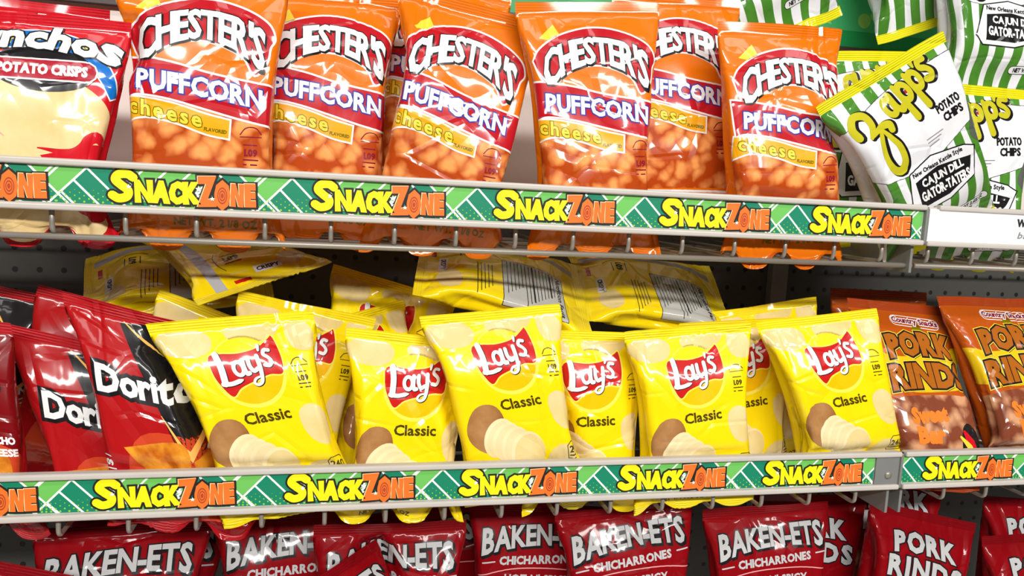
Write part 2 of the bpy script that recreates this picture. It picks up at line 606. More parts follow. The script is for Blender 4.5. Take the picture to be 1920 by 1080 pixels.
def art_lays():
    A = Art()
    P = 'pouch'
    for cx, cy, rx, ry, r, s in ((26, 176, 24, 14, -0.1, 1), (88, 183, 26, 11, 0.1, 2), (130, 176, 13, 17, 0.2, 3), (121, 94, 13.5, 20, 0.28, 4), (112, 44, 19, 15, 0.5, 5)):
        A.ell(P, 'chip_pale', 1, cx, cy, rx, ry, r, 30, 0.03, s)
    # sun and its pale ring
    A.ell(P, 'lay_pale', 1, 75, 146, 32.5, 33, 0, 40)
    A.ell('logo', 'lay_yellow', 2, 75, 139, 34.5, 34.5, 0, 40)
    A.poly('logo', 'lay_gold', 3, [(44, 126), (54, 113), (66, 106.5), (78, 105), (90, 108), (101, 116), (108, 128), (108, 135), (76, 128)], True)
    rib = [(39, 152), (42, 157), (52, 158), (70, 157), (90, 161), (104, 170), (108, 172), (111, 160), (112, 146), (109, 133),
           (96, 133), (80, 128), (64, 122), (54, 114), (46, 124), (41, 136)]
    rp = A.poly('logo', 'lay_red', 5, rib, True)
    A.line('logo', 'lay_pale', 4, list(rp), 3.2, closed=True)
    A.strokes('logo', 'black_ink', 6, LAYS_WORD, 49.0, 125.2, 18.2, 0.10, 0.8, (0.5, -0.6))
    A.strokes('logo', 'white_ink', 7, LAYS_WORD, 49.0, 125.2, 18.2, 0.10)
    A.rescale('logo', 0.88, (76, 138), (75, 146))
    A.text('flavour_name', 'brown_ink', 3, 'Classic', 79, 105, 9.6, 41, rot=0.07, bold=0.8, gap=0.09)
    # potato with its slices
    A.ell(P, 'potato_skin', 2, 40, 82, 19, 25, -0.3, 32, 0.03, 3)
    for i, (x, y, rx, ry, r) in enumerate(((50, 72, 14, 21, -0.6), (57, 68, 14, 20, -0.55), (65, 63, 14, 20, -0.45), (76, 55, 17, 22, -0.35))):
        A.ell(P, 'potato_flesh', 3 + 2 * i, x, y, rx, ry, r, 28)
        A.ell(P, 'potato_slice' if i < 3 else 'chip_pale', 4 + 2 * i, x + 1.5, y - 1.2, rx - 1.6, ry - 1.6, r, 28)
    price_block(A, 121, 136, 0.85)
    A.line('calorie_mark', 'brown_ink', 3, [(119, 58), (119, 44), (137, 44), (137, 58), (133, 62), (123, 62), (119, 58)], 0.8)
    A.text('calorie_mark', 'brown_ink', 3, '240', 128, 54, 6.5, 14, bold=0.6)
    A.line('calorie_mark', 'brown_ink', 3, [(121, 47.5), (135, 47.5)], 1.4)
    A.text('weight_print', 'brown_ink', 3, 'NET WT 1 1/2 OZ', 60, 13, 4.5, 52, bold=0.4)
    return A


def art_lays_back():
    A = Art()
    P = 'pouch'
    A.poly(P, 'silver_ink', 1, [(22, 0), (34, 0), (34, 197), (22, 197)])
    A.poly('panel', 'grey_table', 2, [(60, 92), (140, 92), (140, 165), (60, 165)])
    A.line('panel', 'black_ink', 3, [(60, 92), (140, 92), (140, 165), (60, 165), (60, 92)], 0.8)
    A.text('panel', 'black_ink', 3, 'Nutrition Facts', 100, 159, 5.5, 72, bold=0.7)
    for i in range(14):
        y = 152 - i * 4.2
        A.line('panel', 'black_ink', 3, [(63, y), (63 + 40 + (i * 37 % 33), y)], 2.0 if i in (1, 6) else 0.9)
    A.line('lettering', 'brown_ink', 3, [(44, 70), (40, 60), (40, 46), (44, 36)], 0.8, True)
    A.text('lettering', 'black_ink', 3, '1.09', 56, 54, 7, 15, rot=0.0, bold=0.9)
    A.line('lettering', 'black_ink', 3, [(48, 62), (64, 62)], 1.1)
    A.line('lettering', 'black_ink', 3, [(48, 46), (64, 46)], 1.1)
    for i in range(5):
        A.line('lettering', 'brown_ink', 3, [(80, 80 - i * 4), (80 + 38 + (i * 23 % 19), 80 - i * 4)], 0.9)
    A.ell(P, 'chip_pale', 2, 115, 35, 18, 13, 0.2, 24, 0.03)
    A.poly(P, 'white_ink', 2, [(70, 22), (100, 22), (100, 32), (70, 32)])
    A.text('lettering', 'black_ink', 3, 'CRISPY', 85, 27, 5, 24, bold=0.6)
    A.poly(P, 'lay_red', 2, [(44, 14), (62, 14), (62, 19), (44, 19)])
    return A


def art_puffs():
    A = Art()
    P = 'pouch'
    # picture of the puffs in the lower window
    A.poly(P, 'puff_picture', 1, [(8, 40), (142, 40), (142, 128), (110, 126), (80, 122), (40, 126), (8, 122)])
    A.line('pouch', 'white_ink', 2, [(8, 38), (142, 36)], 2.4)
    # arched name
    top = [(13, 183), (20, 194), (38, 206), (60, 213), (78, 215), (97, 213), (118, 206), (133, 196), (138, 184), (134, 176), (131, 163), (121, 152),
           (112, 166), (95, 175), (76, 179), (56, 176), (40, 168), (31, 158), (20, 166)]
    tp = A.poly('logo', 'puff_red', 3, top, True)
    A.line('logo', 'white_ink', 2, list(tp), 3.6, closed=True)
    bend = lambda t: np.stack([t[..., 0] * (1 + 0.0012 * t[..., 1]), t[..., 1] * (1 + (np.abs(t[..., 0]) / 62) ** 2 * 0.55) + 19 - 0.0075 * t[..., 0] ** 2], -1)
    A.text('logo', 'white_ink', 6, "CHESTER'S", 76, 174, 24, 106, bold=2.2, lines=(('black_ink', 4.0, 5),), shadow=('black_ink', 1.2, -1.4, 3.6, 4), warp=bend, gap=0.05)
    # word banner
    top = [(10, 163), (30, 161), (55, 157), (80, 151), (110, 146), (141, 142)]
    bot = [(139, 109), (110, 114), (80, 121), (50, 128), (25, 131), (14, 129)]
    b = [*map(tuple, spline(top, 5)), *map(tuple, spline(bot, 5))]
    A.poly('banner', 'puff_red', 3, b)
    A.line('banner', 'white_ink', 2, b, 3.6, closed=True)
    sl = lambda t: t + np.stack([0 * t[..., 0], -0.125 * t[..., 0] - 0.0006 * t[..., 0] ** 2], -1)
    A.text('banner', 'white_ink', 6, 'PUFFCORN', 75, 139, 15, 104, bold=1.7, lines=(('blue_ink', 4.2, 5),), warp=sl, gap=0.12)
    # small ribbon
    top = [(12, 128), (30, 127), (55, 123), (80, 116), (100, 112)]
    bot = [(99, 97), (80, 100), (55, 108), (30, 112), (8, 107)]
    b = [*map(tuple, spline(top, 5)), *map(tuple, spline(bot, 5))]
    A.poly('ribbon', 'puff_gold', 3, b)
    A.line('ribbon', 'white_ink', 2, b, 3.2, closed=True)
    sl2 = lambda t: t + np.stack([0 * t[..., 0], -0.17 * t[..., 0]], -1)
    A.text('ribbon', 'cheese_yellow', 6, 'cheese', 46, 116.5, 12, 60, bold=1.0, lines=(('olive_ink', 2.6, 5),), warp=sl2, gap=0.2)
    A.text('ribbon', 'olive_ink', 6, 'FLAVORED', 88, 103, 2.8, 19, bold=0.4, rot=-0.1)
    A.poly('pouch', 'cheese_yellow', 2, [(20, 205), (36, 219), (42, 208), (30, 203)])
    price_block(A, 118, 86, 1.0, 'rind_maroon')
    A.text('weight_print', 'olive_ink', 3, 'NET WT. 2 1/8 OZ', 88, 24, 6.5, 72, bold=0.5)
    return A


def art_doritos():
    A = Art()
    P = 'pouch'
    A.poly(P, 'chip_dark', 1, [(95, 0), (145, 0), (145, 200), (126, 200), (118, 120)])
    A.poly(P, 'black_ink', 2, [(52, 182), (96, 189), (120, 178), (131, 140), (111, 88), (98, 74), (86, 90), (72, 130), (60, 160)])
    A.line(P, 'flame', 4, [(56, 184), (74, 168), (84, 158)], [1, 3, 0.6], True)
    A.line(P, 'flame', 4, [(78, 112), (90, 92), (98, 82), (106, 94), (124, 126)], [0.6, 3, 5.5, 4, 0.8])
    A.text('logo', 'white_ink', 6, 'Doritos', 71, 133, 20, 88, bold=2.4, lines=(('black_ink', 9, 3),), gap=0.08)
    A.text('flavour_name', 'white_ink', 6, 'NACHO', 122, 96, 5.5, 24, bold=0.8)
    A.text('flavour_name', 'white_ink', 6, 'CHEESE', 122, 86, 5.5, 26, bold=0.8)
    c = [(40, 80), (92, 92), (94, 62), (88, 40), (76, 36), (62, 54)]
    A.poly('picture', 'tortilla', 5, c, True)
    A.poly('picture', 'tortilla', 5, [(99, 78), (124, 88), (128, 64), (112, 40), (102, 50)], True)
    A.poly(P, 'chip_ember', 2, [(30, 24), (140, 24), (140, 82), (90, 98), (50, 86)], True)
    price_block(A, 22, 64, 0.9, 'white_ink', False)
    A.poly('pouch', 'white_ink', 2, [(16, 40), (30, 42), (30, 47), (16, 45)])
    return A


def art_crisps():
    A = Art()
    P = 'pouch'
    # chips
    for i, (x, y, rx, ry, r) in enumerate(((70, 100, 66, 26, -0.05), (58, 60, 58, 28, 0.06), (110, 84, 42, 34, -0.25), (48, 26, 52, 34, 0.1))):
        A.ell(P, 'crisp_chip', 2 + i, x, y, rx, ry, r, 36, 0.04, i + 3)
    A.line(P, 'pink_line', 6, [(20, 92), (45, 84), (66, 70)], [0.5, 6, 0.5], True)
    A.line(P, 'crisp_red', 7, [(92, 62), (120, 60), (138, 74), (150, 60)], [1, 7, 9, 6], True)
    A.poly(P, 'crisp_red', 7, [(94, 56), (150, 66), (152, 8), (124, 8), (112, 36)], True)
    # arched band and pill
    band_o = spline([(0, 148), (40, 162), (84, 164), (126, 150), (150, 120), (158, 92)], 6)
    band_i = spline([(150, 88), (136, 112), (116, 130), (84, 142), (44, 142), (0, 132)], 6)
    b = [*map(tuple, band_o), *map(tuple, band_i)]
    A.poly('banner', 'crisp_blue', 9, b)
    A.line('banner', 'white_ink', 8, b, 3.2, closed=True)
    A.ell('banner', 'black_ink', 10, 74, 116, 60, 27, -0.04, 36)
    A.line('banner', 'white_ink', 11, [(26, 114), (122, 116)], 27)
    A.line('banner', 'crisp_pill', 12, [(26, 114), (122, 116)], 23)
    A.text('banner', 'white_ink', 13, 'POTATO CRISPS', 74, 115, 11, 98, bold=1.9, rot=0.02)
    wp = lambda t: t + np.stack([0 * t[..., 0], -0.0052 * (t[..., 0] - -6) ** 2], -1)
    A.text('banner', 'cheese_yellow', 13, 'LIGHT TASTING CRISPY SNACK!', 80, 156, 6.4, 132, bold=0.7, warp=wp, gap=0.12)
    A.text('logo', 'white_ink', 16, 'Munchos', 88, 185, 19, 140, bold=3.4, lines=(('black_ink', 6.0, 15),), warp=lambda t: t + np.stack([0 * t[..., 0], -0.0022 * t[..., 0] ** 2], -1), shear=0.1, gap=0.1,
           tall=((1, 0, 0.05), (1, 0, -0.05), (1, 0, 0.04), (1, 0, 0.06), (1, 0, -0.08), (1, 0, 0.08), (1.2, 0, -0.1)))
    A.rescale('banner', 0.70, (74, 115), (99, 156))
    A.rescale('pouch', 1.0, (0, 0), (6, 30))
    A.ell('pouch', 'crisp_chip', 1, 84, 30, 70, 28, 0, 30, 0.03, 8)
    return A


ZAPP = [
    ([(0.05, 1.35), (0.06, 1.75), (0.42, 2.02), (0.82, 1.82), (0.80, 1.38), (0.46, 1.06)], [0.30, 0.30, 0.26, 0.32, 0.28, 0.14]),
    ([(0.44, 1.08), (0.80, 1.12), (1.16, 1.14), (1.44, 1.02), (1.40, 0.84)], [0.14, 0.2, 0.26, 0.3, 0.3]),
    ([(1.00, 1.10), (0.66, 0.60), (0.46, 0.05), (0.50, -0.48), (0.82, -0.66), (1.16, -0.40), (1.26, 0.12), (1.14, 0.62), (1.0, 1.10)], [0.14, 0.2, 0.26, 0.32, 0.34, 0.32, 0.28, 0.22, 0.14]),
    (ring(1.96, 1.44, 0.22, 0.30), 0.24), ([(2.24, 1.78), (2.22, 1.30), (2.36, 1.08), (2.50, 1.14)], 0.26),
    ([(2.66, 1.84), (2.68, 1.0), (2.72, 0.52)], [0.24, 0.28, 0.32]), (ring(2.92, 1.48, 0.24, 0.30), 0.24),
    ([(3.42, 1.88), (3.44, 1.05), (3.48, 0.58)], [0.24, 0.28, 0.32]), (ring(3.68, 1.52, 0.24, 0.30), 0.24),
    ([(4.06, 2.12), (4.02, 1.90)], [0.26, 0.12]),
    ([(4.62, 1.88), (4.34, 1.92), (4.22, 1.72), (4.44, 1.56), (4.54, 1.36), (4.36, 1.20), (4.12, 1.26)], 0.24)]


def art_zapps():
    A = Art()
    P = 'pouch'
    for i in range(8):                      # broad green stripes, wavy
        x = 2 + i * 26
        l_ = [(x + 4 * math.sin(y / 36 + i), y) for y in range(0, 241, 20)]
        r_ = [(x + 14 + 4 * math.sin(y / 36 + i), y) for y in range(240, -1, -20)]
        A.poly(P, 'zap_green', 1, l_ + r_)
    pan = [(-10, 128), (30, 116), (80, 112), (130, 122), (200, 150), (230, 190), (200, 207), (150, 208), (95, 206), (40, 196), (-10, 176)]
    pp = A.poly(P, 'zap_white', 2, pan, True)
    A.line(P, 'black_ink', 2, list(pp), 0.8, closed=True)
    k, cx, cy, r = 29.0, 26, 138, 0.17
    A.strokes('logo', 'black_ink', 4, ZAPP, cx, cy, k, r, 3.0, (2.0, -1.5))
    A.strokes('logo', 'zap_gold', 5, ZAPP, cx, cy, k, r)
    A.text('flavour_name', 'black_ink', 4, 'POTATO', 146, 163, 8.5, 36, bold=1.2, rot=0.08)
    A.text('flavour_name', 'black_ink', 4, 'CHIPS', 148, 151, 8.5, 29, bold=1.2, rot=0.08)
    for i in range(3):
        A.line(P, 'print_grey', 4, [(100, 138 - 4 * i), (126 - i * 5, 140 - 4 * i)], 1.2)
    A.line(P, 'zap_grey', 3, [(176, 158), (172, 138), (166, 120), (176, 112), (200, 104)], [7, 9, 10, 14, 12], True)
    A.line(P, 'crisp_pill', 3, [(104, 194), (116, 197), (124, 196)], 4, True)
    lab = [(58, 112), (96, 120), (146, 112), (160, 106), (148, 76), (104, 64), (56, 64), (46, 74)]
    A.poly('label', 'zap_white', 6, lab)
    A.line('label', 'black_ink', 5, lab, 3.0, closed=True)
    A.poly('label', 'black_ink', 7, [(62, 101), (100, 106), (152, 98), (140, 78), (104, 69), (60, 69)])
    A.text('label', 'white_ink', 8, 'CAJUN DILL', 104, 95.5, 8.5, 66, bold=1.0)
    A.text('label', 'white_ink', 8, 'GATOR-TATERS', 103, 81, 10.5, 78, bold=1.2)
    A.text('label', 'black_ink', 8, 'New Orleans Kettle Style', 102, 109.5, 5, 80, bold=0.6)
    A.line('weight_print', 'black_ink', 4, [(112, 37), (164, 41)], 10.5)
    A.line('weight_print', 'zap_white', 5, [(112, 37), (164, 41)], 9)
    A.text('weight_print', 'black_ink', 6, 'NET WT 2.625 OZ', 138, 39, 4.8, 48, bold=0.7, rot=0.08)
    return A


def art_rinds():
    A = Art()
    P = 'pouch'
    A.poly(P, 'rind_yellow', 1, [(0, 118), (60, 112), (150, 128), (150, 168), (90, 158), (40, 152), (0, 158)], True)
    A.poly(P, 'rind_window', 2, [(4, 0), (146, 0), (146, 104), (120, 112), (72, 110), (28, 104), (4, 92)], True)
    A.text('logo', 'rind_letter', 6, 'PORK', 78, 165, 25, 88, bold=4.4, lines=(('black_ink', 8.6, 5), ('cheese_yellow', 10.4, 4)), warp=arch(5, 50, 0.06), gap=0.16, shadow=('black_ink', 1.5, -2, 7, 3))
    A.text('logo', 'rind_letter', 6, 'RINDS', 80, 130, 25, 104, bold=4.4, lines=(('black_ink', 8.6, 5), ('cheese_yellow', 10.4, 4)), warp=arch(3, 55, 0.08), gap=0.16, shadow=('black_ink', 1.5, -2, 7, 3))
    A.line('brand_patch', 'white_ink', 2, [(58, 199), (112, 197)], 14)
    A.line('brand_patch', 'rind_orange', 3, [(58, 199), (112, 197)], 12)
    A.text('brand_patch', 'white_ink', 5, 'Country Snacks', 85, 199, 6.5, 62, bold=3.0, rot=-0.03)
    A.text('brand_patch', 'rind_maroon', 6, 'Country Snacks', 85, 199, 6.5, 62, bold=0.9, rot=-0.03)
    A.ell('logo', 'olive_ink', 3, 84, 187, 9, 7, 0.3, 14, 0.1)
    A.text('flavour_name', 'rind_word', 5, 'Sweet', 68, 88, 15, 48, bold=3.2, rot=0.12, shear=0.1)
    A.text('flavour_name', 'rind_word', 5, 'Bar', 66, 66, 16, 34, bold=3.4, rot=0.08)
    A.ell('badge', 'black_ink', 4, 122, 52, 14, 30, 0.14, 26)
    A.line('badge', 'crisp_red', 5, [(112, 72), (120, 60), (128, 50)], [4, 12, 6])
    A.line('badge', 'cheese_yellow', 6, [(106, 66), (118, 56), (124, 50)], [3, 7, 4])
    A.text('badge', 'white_ink', 6, 'CRUNCH', 121, 34, 9, 28, bold=1.5)
    A.ell('pouch', 'white_ink', 4, 52, 30, 10, 7, 0, 20)
    return A


def art_bakenets(words=("HOT N' SPICY",)):
    A = Art()
    wp = lambda t: np.stack([t[..., 0], t[..., 1] * (1 + 0.30 * np.abs(t[..., 0] / 70) ** 1.6) + 3 + 0.06 * t[..., 0] - 0.0012 * t[..., 0] ** 2], -1)
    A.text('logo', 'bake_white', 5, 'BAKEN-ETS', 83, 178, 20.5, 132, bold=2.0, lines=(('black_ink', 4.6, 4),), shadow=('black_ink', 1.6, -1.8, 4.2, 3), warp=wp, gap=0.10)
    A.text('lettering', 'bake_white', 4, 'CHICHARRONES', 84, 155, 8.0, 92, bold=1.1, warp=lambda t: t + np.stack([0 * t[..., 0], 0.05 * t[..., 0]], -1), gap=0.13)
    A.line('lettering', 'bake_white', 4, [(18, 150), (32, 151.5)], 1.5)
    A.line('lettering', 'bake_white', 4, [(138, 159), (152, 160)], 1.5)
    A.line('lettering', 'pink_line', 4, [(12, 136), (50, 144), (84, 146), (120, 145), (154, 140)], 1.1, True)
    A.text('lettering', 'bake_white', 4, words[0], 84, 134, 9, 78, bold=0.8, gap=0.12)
    return A


def art_redrinds():
    A = Art()
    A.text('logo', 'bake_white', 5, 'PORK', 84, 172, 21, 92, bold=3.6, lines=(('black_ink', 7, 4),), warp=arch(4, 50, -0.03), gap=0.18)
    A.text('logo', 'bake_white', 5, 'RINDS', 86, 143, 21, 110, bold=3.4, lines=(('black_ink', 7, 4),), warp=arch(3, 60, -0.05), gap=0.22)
    A.poly('pouch', 'rind_window', 1, [(10, 4), (150, 4), (150, 98), (84, 108), (10, 98)], True)
    return A


DESIGNS = {
    'lays': Design('lays', 148, 197, 'lay_yellow', 'lay_seal', 25, art_lays()),
    'lays_back': Design('lays_back', 148, 197, 'lay_yellow', 'lay_seal', 23, art_lays_back()),
    'puffs': Design('puffs', 150, 250, 'puff_orange', 'puff_seal', 25, lift(art_puffs(), 9)),
    'nacho': Design('nacho', 145, 195, 'chip_red', 'chip_red_seal', 26, art_doritos()),
    'crisps': Design('crisps', 165, 205, 'crisp_red', 'crisp_red_seal', 25, art_crisps()),
    'kettle': Design('kettle', 190, 228, 'zap_white', 'zap_seal', 27, art_zapps()),
    'rinds': Design('rinds', 150, 222, 'rind_orange', 'rind_seal', 24, art_rinds()),
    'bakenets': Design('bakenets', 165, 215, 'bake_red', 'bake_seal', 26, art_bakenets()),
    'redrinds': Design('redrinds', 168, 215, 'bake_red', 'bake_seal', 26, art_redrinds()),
}

# ------------------------------------------------------------------ inflating a bag: two films sealed at both ends
SIMS = {}


def inflate(W, H, thick, seed):
    """all in mm; returns (NV+1, 2*NU, 3) round the tube, front first; x across, y depth (front negative), z up"""
    rng = np.random.default_rng(seed)
    K = 2 * NU
    dx, dz = W / NU, H / NV
    dd = math.hypot(dx, dz)
    k = np.arange(K)
    x = np.where(k <= NU, k, K - k) * dx
    side = np.where((k > 0) & (k < NU), -1.0, np.where(k > NU, 1.0, 0.0))
    X = np.zeros((NV + 1, K, 3))
    X[..., 0] = x - W / 2
    X[..., 2] = (np.arange(NV + 1) * dz)[:, None]
    X[..., 1] = side * 0.6
    # broad random waves in the film so that every bag buckles its own way
    zz, xx = X[..., 2] / H, X[..., 0] / W
    wav = np.zeros_like(zz)
    for _ in range(7):
        a, b, p = rng.uniform(-9, 9), rng.uniform(-9, 9), rng.uniform(0, 6.28)
        wav += rng.uniform(0.3, 1.0) * np.sin(a * xx + b * zz + p)
    X[..., 1] += 1.6 * wav
    mir = (K - k) % K
    press = (1.35 - 0.75 * zz) + 0.18 * wav
    ends = np.clip(np.minimum(np.arange(NV + 1) - NS, NV - NS - np.arange(NV + 1)), 0, 1)[:, None]
    V = np.zeros_like(X)
    soft = 0.45
    wrap = np.arange(K)

    def con(A_, B_, L, st, sc):
        d = B_ - A_
        n_ = np.sqrt((d * d).sum(-1, keepdims=True)) + 1e-9
        e = (n_ - L) / n_
        e = np.where(e > 0, e * st, e * sc) * 0.5
        c = d * e
        A_ += c
        B_ -= c

    tgt = thick * W * H * 0.82
    for step in range(64):
        tk = np.roll(X, -1, 1) - np.roll(X, 1, 1)
        tj = np.zeros_like(X)
        tj[1:-1] = X[2:] - X[:-2]
        nrm = np.cross(tk, tj) / (4 * dx * dz)
        vol = ((X[:, mir, 1] - X[..., 1]) * (side < 0)).sum() * dx * dz
        f = np.clip((tgt - vol) / tgt * 3, -0.4, 1.0)
        V = V * 0.86 + nrm * (0.55 * f) * (press * ends)[..., None]
        P = X.copy()
        X = X + V
        for it in range(9):
            for par in (0, 1):
                A_ = X[:, par::2]
                Bi = (wrap[par::2] + 1) % K
                B_ = X[:, Bi].copy()
                A2 = A_.copy()
                con(A2, B_, dx, 1.0, soft)
                X[:, par::2] = A2
                X[:, Bi] = B_
            for par in (0, 1):
                n_ = (NV + 1 - par) // 2
                A_ = X[par:par + 2 * n_:2]
                B_ = X[par + 1:par + 1 + 2 * n_:2]
                m_ = min(len(A_), len(B_))
                con(A_[:m_], B_[:m_], dz, 1.0, soft)
            for sh in (1, -1):
                for par in (0, 1):
                    n_ = (NV + 1 - par) // 2
                    idx = (wrap + sh) % K
                    A_ = X[par:par + 2 * n_:2]
                    B_ = X[par + 1:par + 1 + 2 * n_:2]
                    m_ = min(len(A_), len(B_))
                    Bc = B_[:m_][:, idx].copy()
                    con(A_[:m_], Bc, dd, 0.8, 0.3)
                    tmp = B_[:m_]
                    tmp[:, idx] = Bc
            if it % 3 == 0:                 # stiffness against sharp folding
                lap = 0.5 * (np.roll(X, 1, 1) + np.roll(X, -1, 1)) - X
                lz = np.zeros_like(X)
                lz[1:-1] = 0.5 * (X[2:] + X[:-2]) - X[1:-1]
                X = X + 0.10 * lap + 0.10 * lz
            for rows in (slice(0, NS + 1), slice(NV - NS, NV + 1)):
                m_ = 0.5 * (X[rows] + X[rows][:, mir])
                X[rows] = m_
        V = 0.5 * V + 0.5 * (X - P)
    X[..., 1] -= X[..., 1].mean()
    X[..., 0] -= X[..., 0].mean()
    X[..., 2] -= X[0, :, 2].mean()
    return X * 0.001


def sim(design, variant):
    key = (design.W, design.H, design.thick, abs(variant))
    if key not in SIMS:
        SIMS[key] = inflate(design.W, design.H, design.thick, 11 * abs(variant) + int(design.W))
    X = SIMS[key]
    if variant < 0:                         # the mirrored bag
        K = 2 * NU
        idx = [(NU - k) % K for k in range(K)]
        X = X[:, idx] * np.array([-1, 1, 1])
    return X.copy()


def mesh_obj(name, V, T, mi, mats, parent=None, normals=None, uv=None, uv2=None, smooth=True):
    me = bpy.data.meshes.new(name)
    V = np.asarray(V, np.float32)
    T = np.asarray(T, np.int32)
    me.vertices.add(len(V))
    me.vertices.foreach_set('co', V.ravel())
    n = T.shape[1]
    me.loops.add(T.size)
    me.loops.foreach_set('vertex_index', T.ravel())
    me.polygons.add(len(T))
    me.polygons.foreach_set('loop_start', np.arange(len(T), dtype=np.int32) * n)
    if mi is not None:
        me.polygons.foreach_set('material_index', np.asarray(mi, np.int32))
    for m_ in mats:
        me.materials.append(MATS[m_])
    for nm, u in (('print', uv), ('crease', uv2)):
        if u is not None:
            l_ = me.uv_layers.new(name=nm)
            l_.data.foreach_set('uv', np.asarray(u, np.float32)[T.ravel()].ravel())
    me.update(calc_edges=True)
    me.polygons.foreach_set('use_smooth', np.full(len(T), smooth))
    if normals is not None:
        at_ = me.attributes.new('custom_normal', 'FLOAT_VECTOR', 'POINT')
        at_.data.foreach_set('vector', np.asarray(normals, np.float32).ravel())
    o = bpy.data.objects.new(name, me)
    COL.objects.link(o)
    o.parent = parent
    return o


def tag(o, label=None, cat=None, group=None, kind=None):
    for k_, v_ in (('label', label), ('category', cat), ('group', group), ('kind', kind)):
        if v_:
            o[k_] = v_


QUEUE = []


def bag(*a, **k):
    d = a[5] if len(a) < 7 or a[6] is None else 0.5 * (a[5] + a[6])
    lean_, H_ = k.get('lean', 6.0), DESIGNS[a[0]].H / 1000
    mid = d - 0.5 * H_ * math.sin(math.radians(lean_)) * (1 if k.get('anchor', 'T') == 'T' else -1)
    QUEUE.append((k.pop('order', mid), a, k))


def place_bags():
    for _, a, k in sorted(QUEUE, key=lambda q: q[0]):
        build_bag(*a, **k)


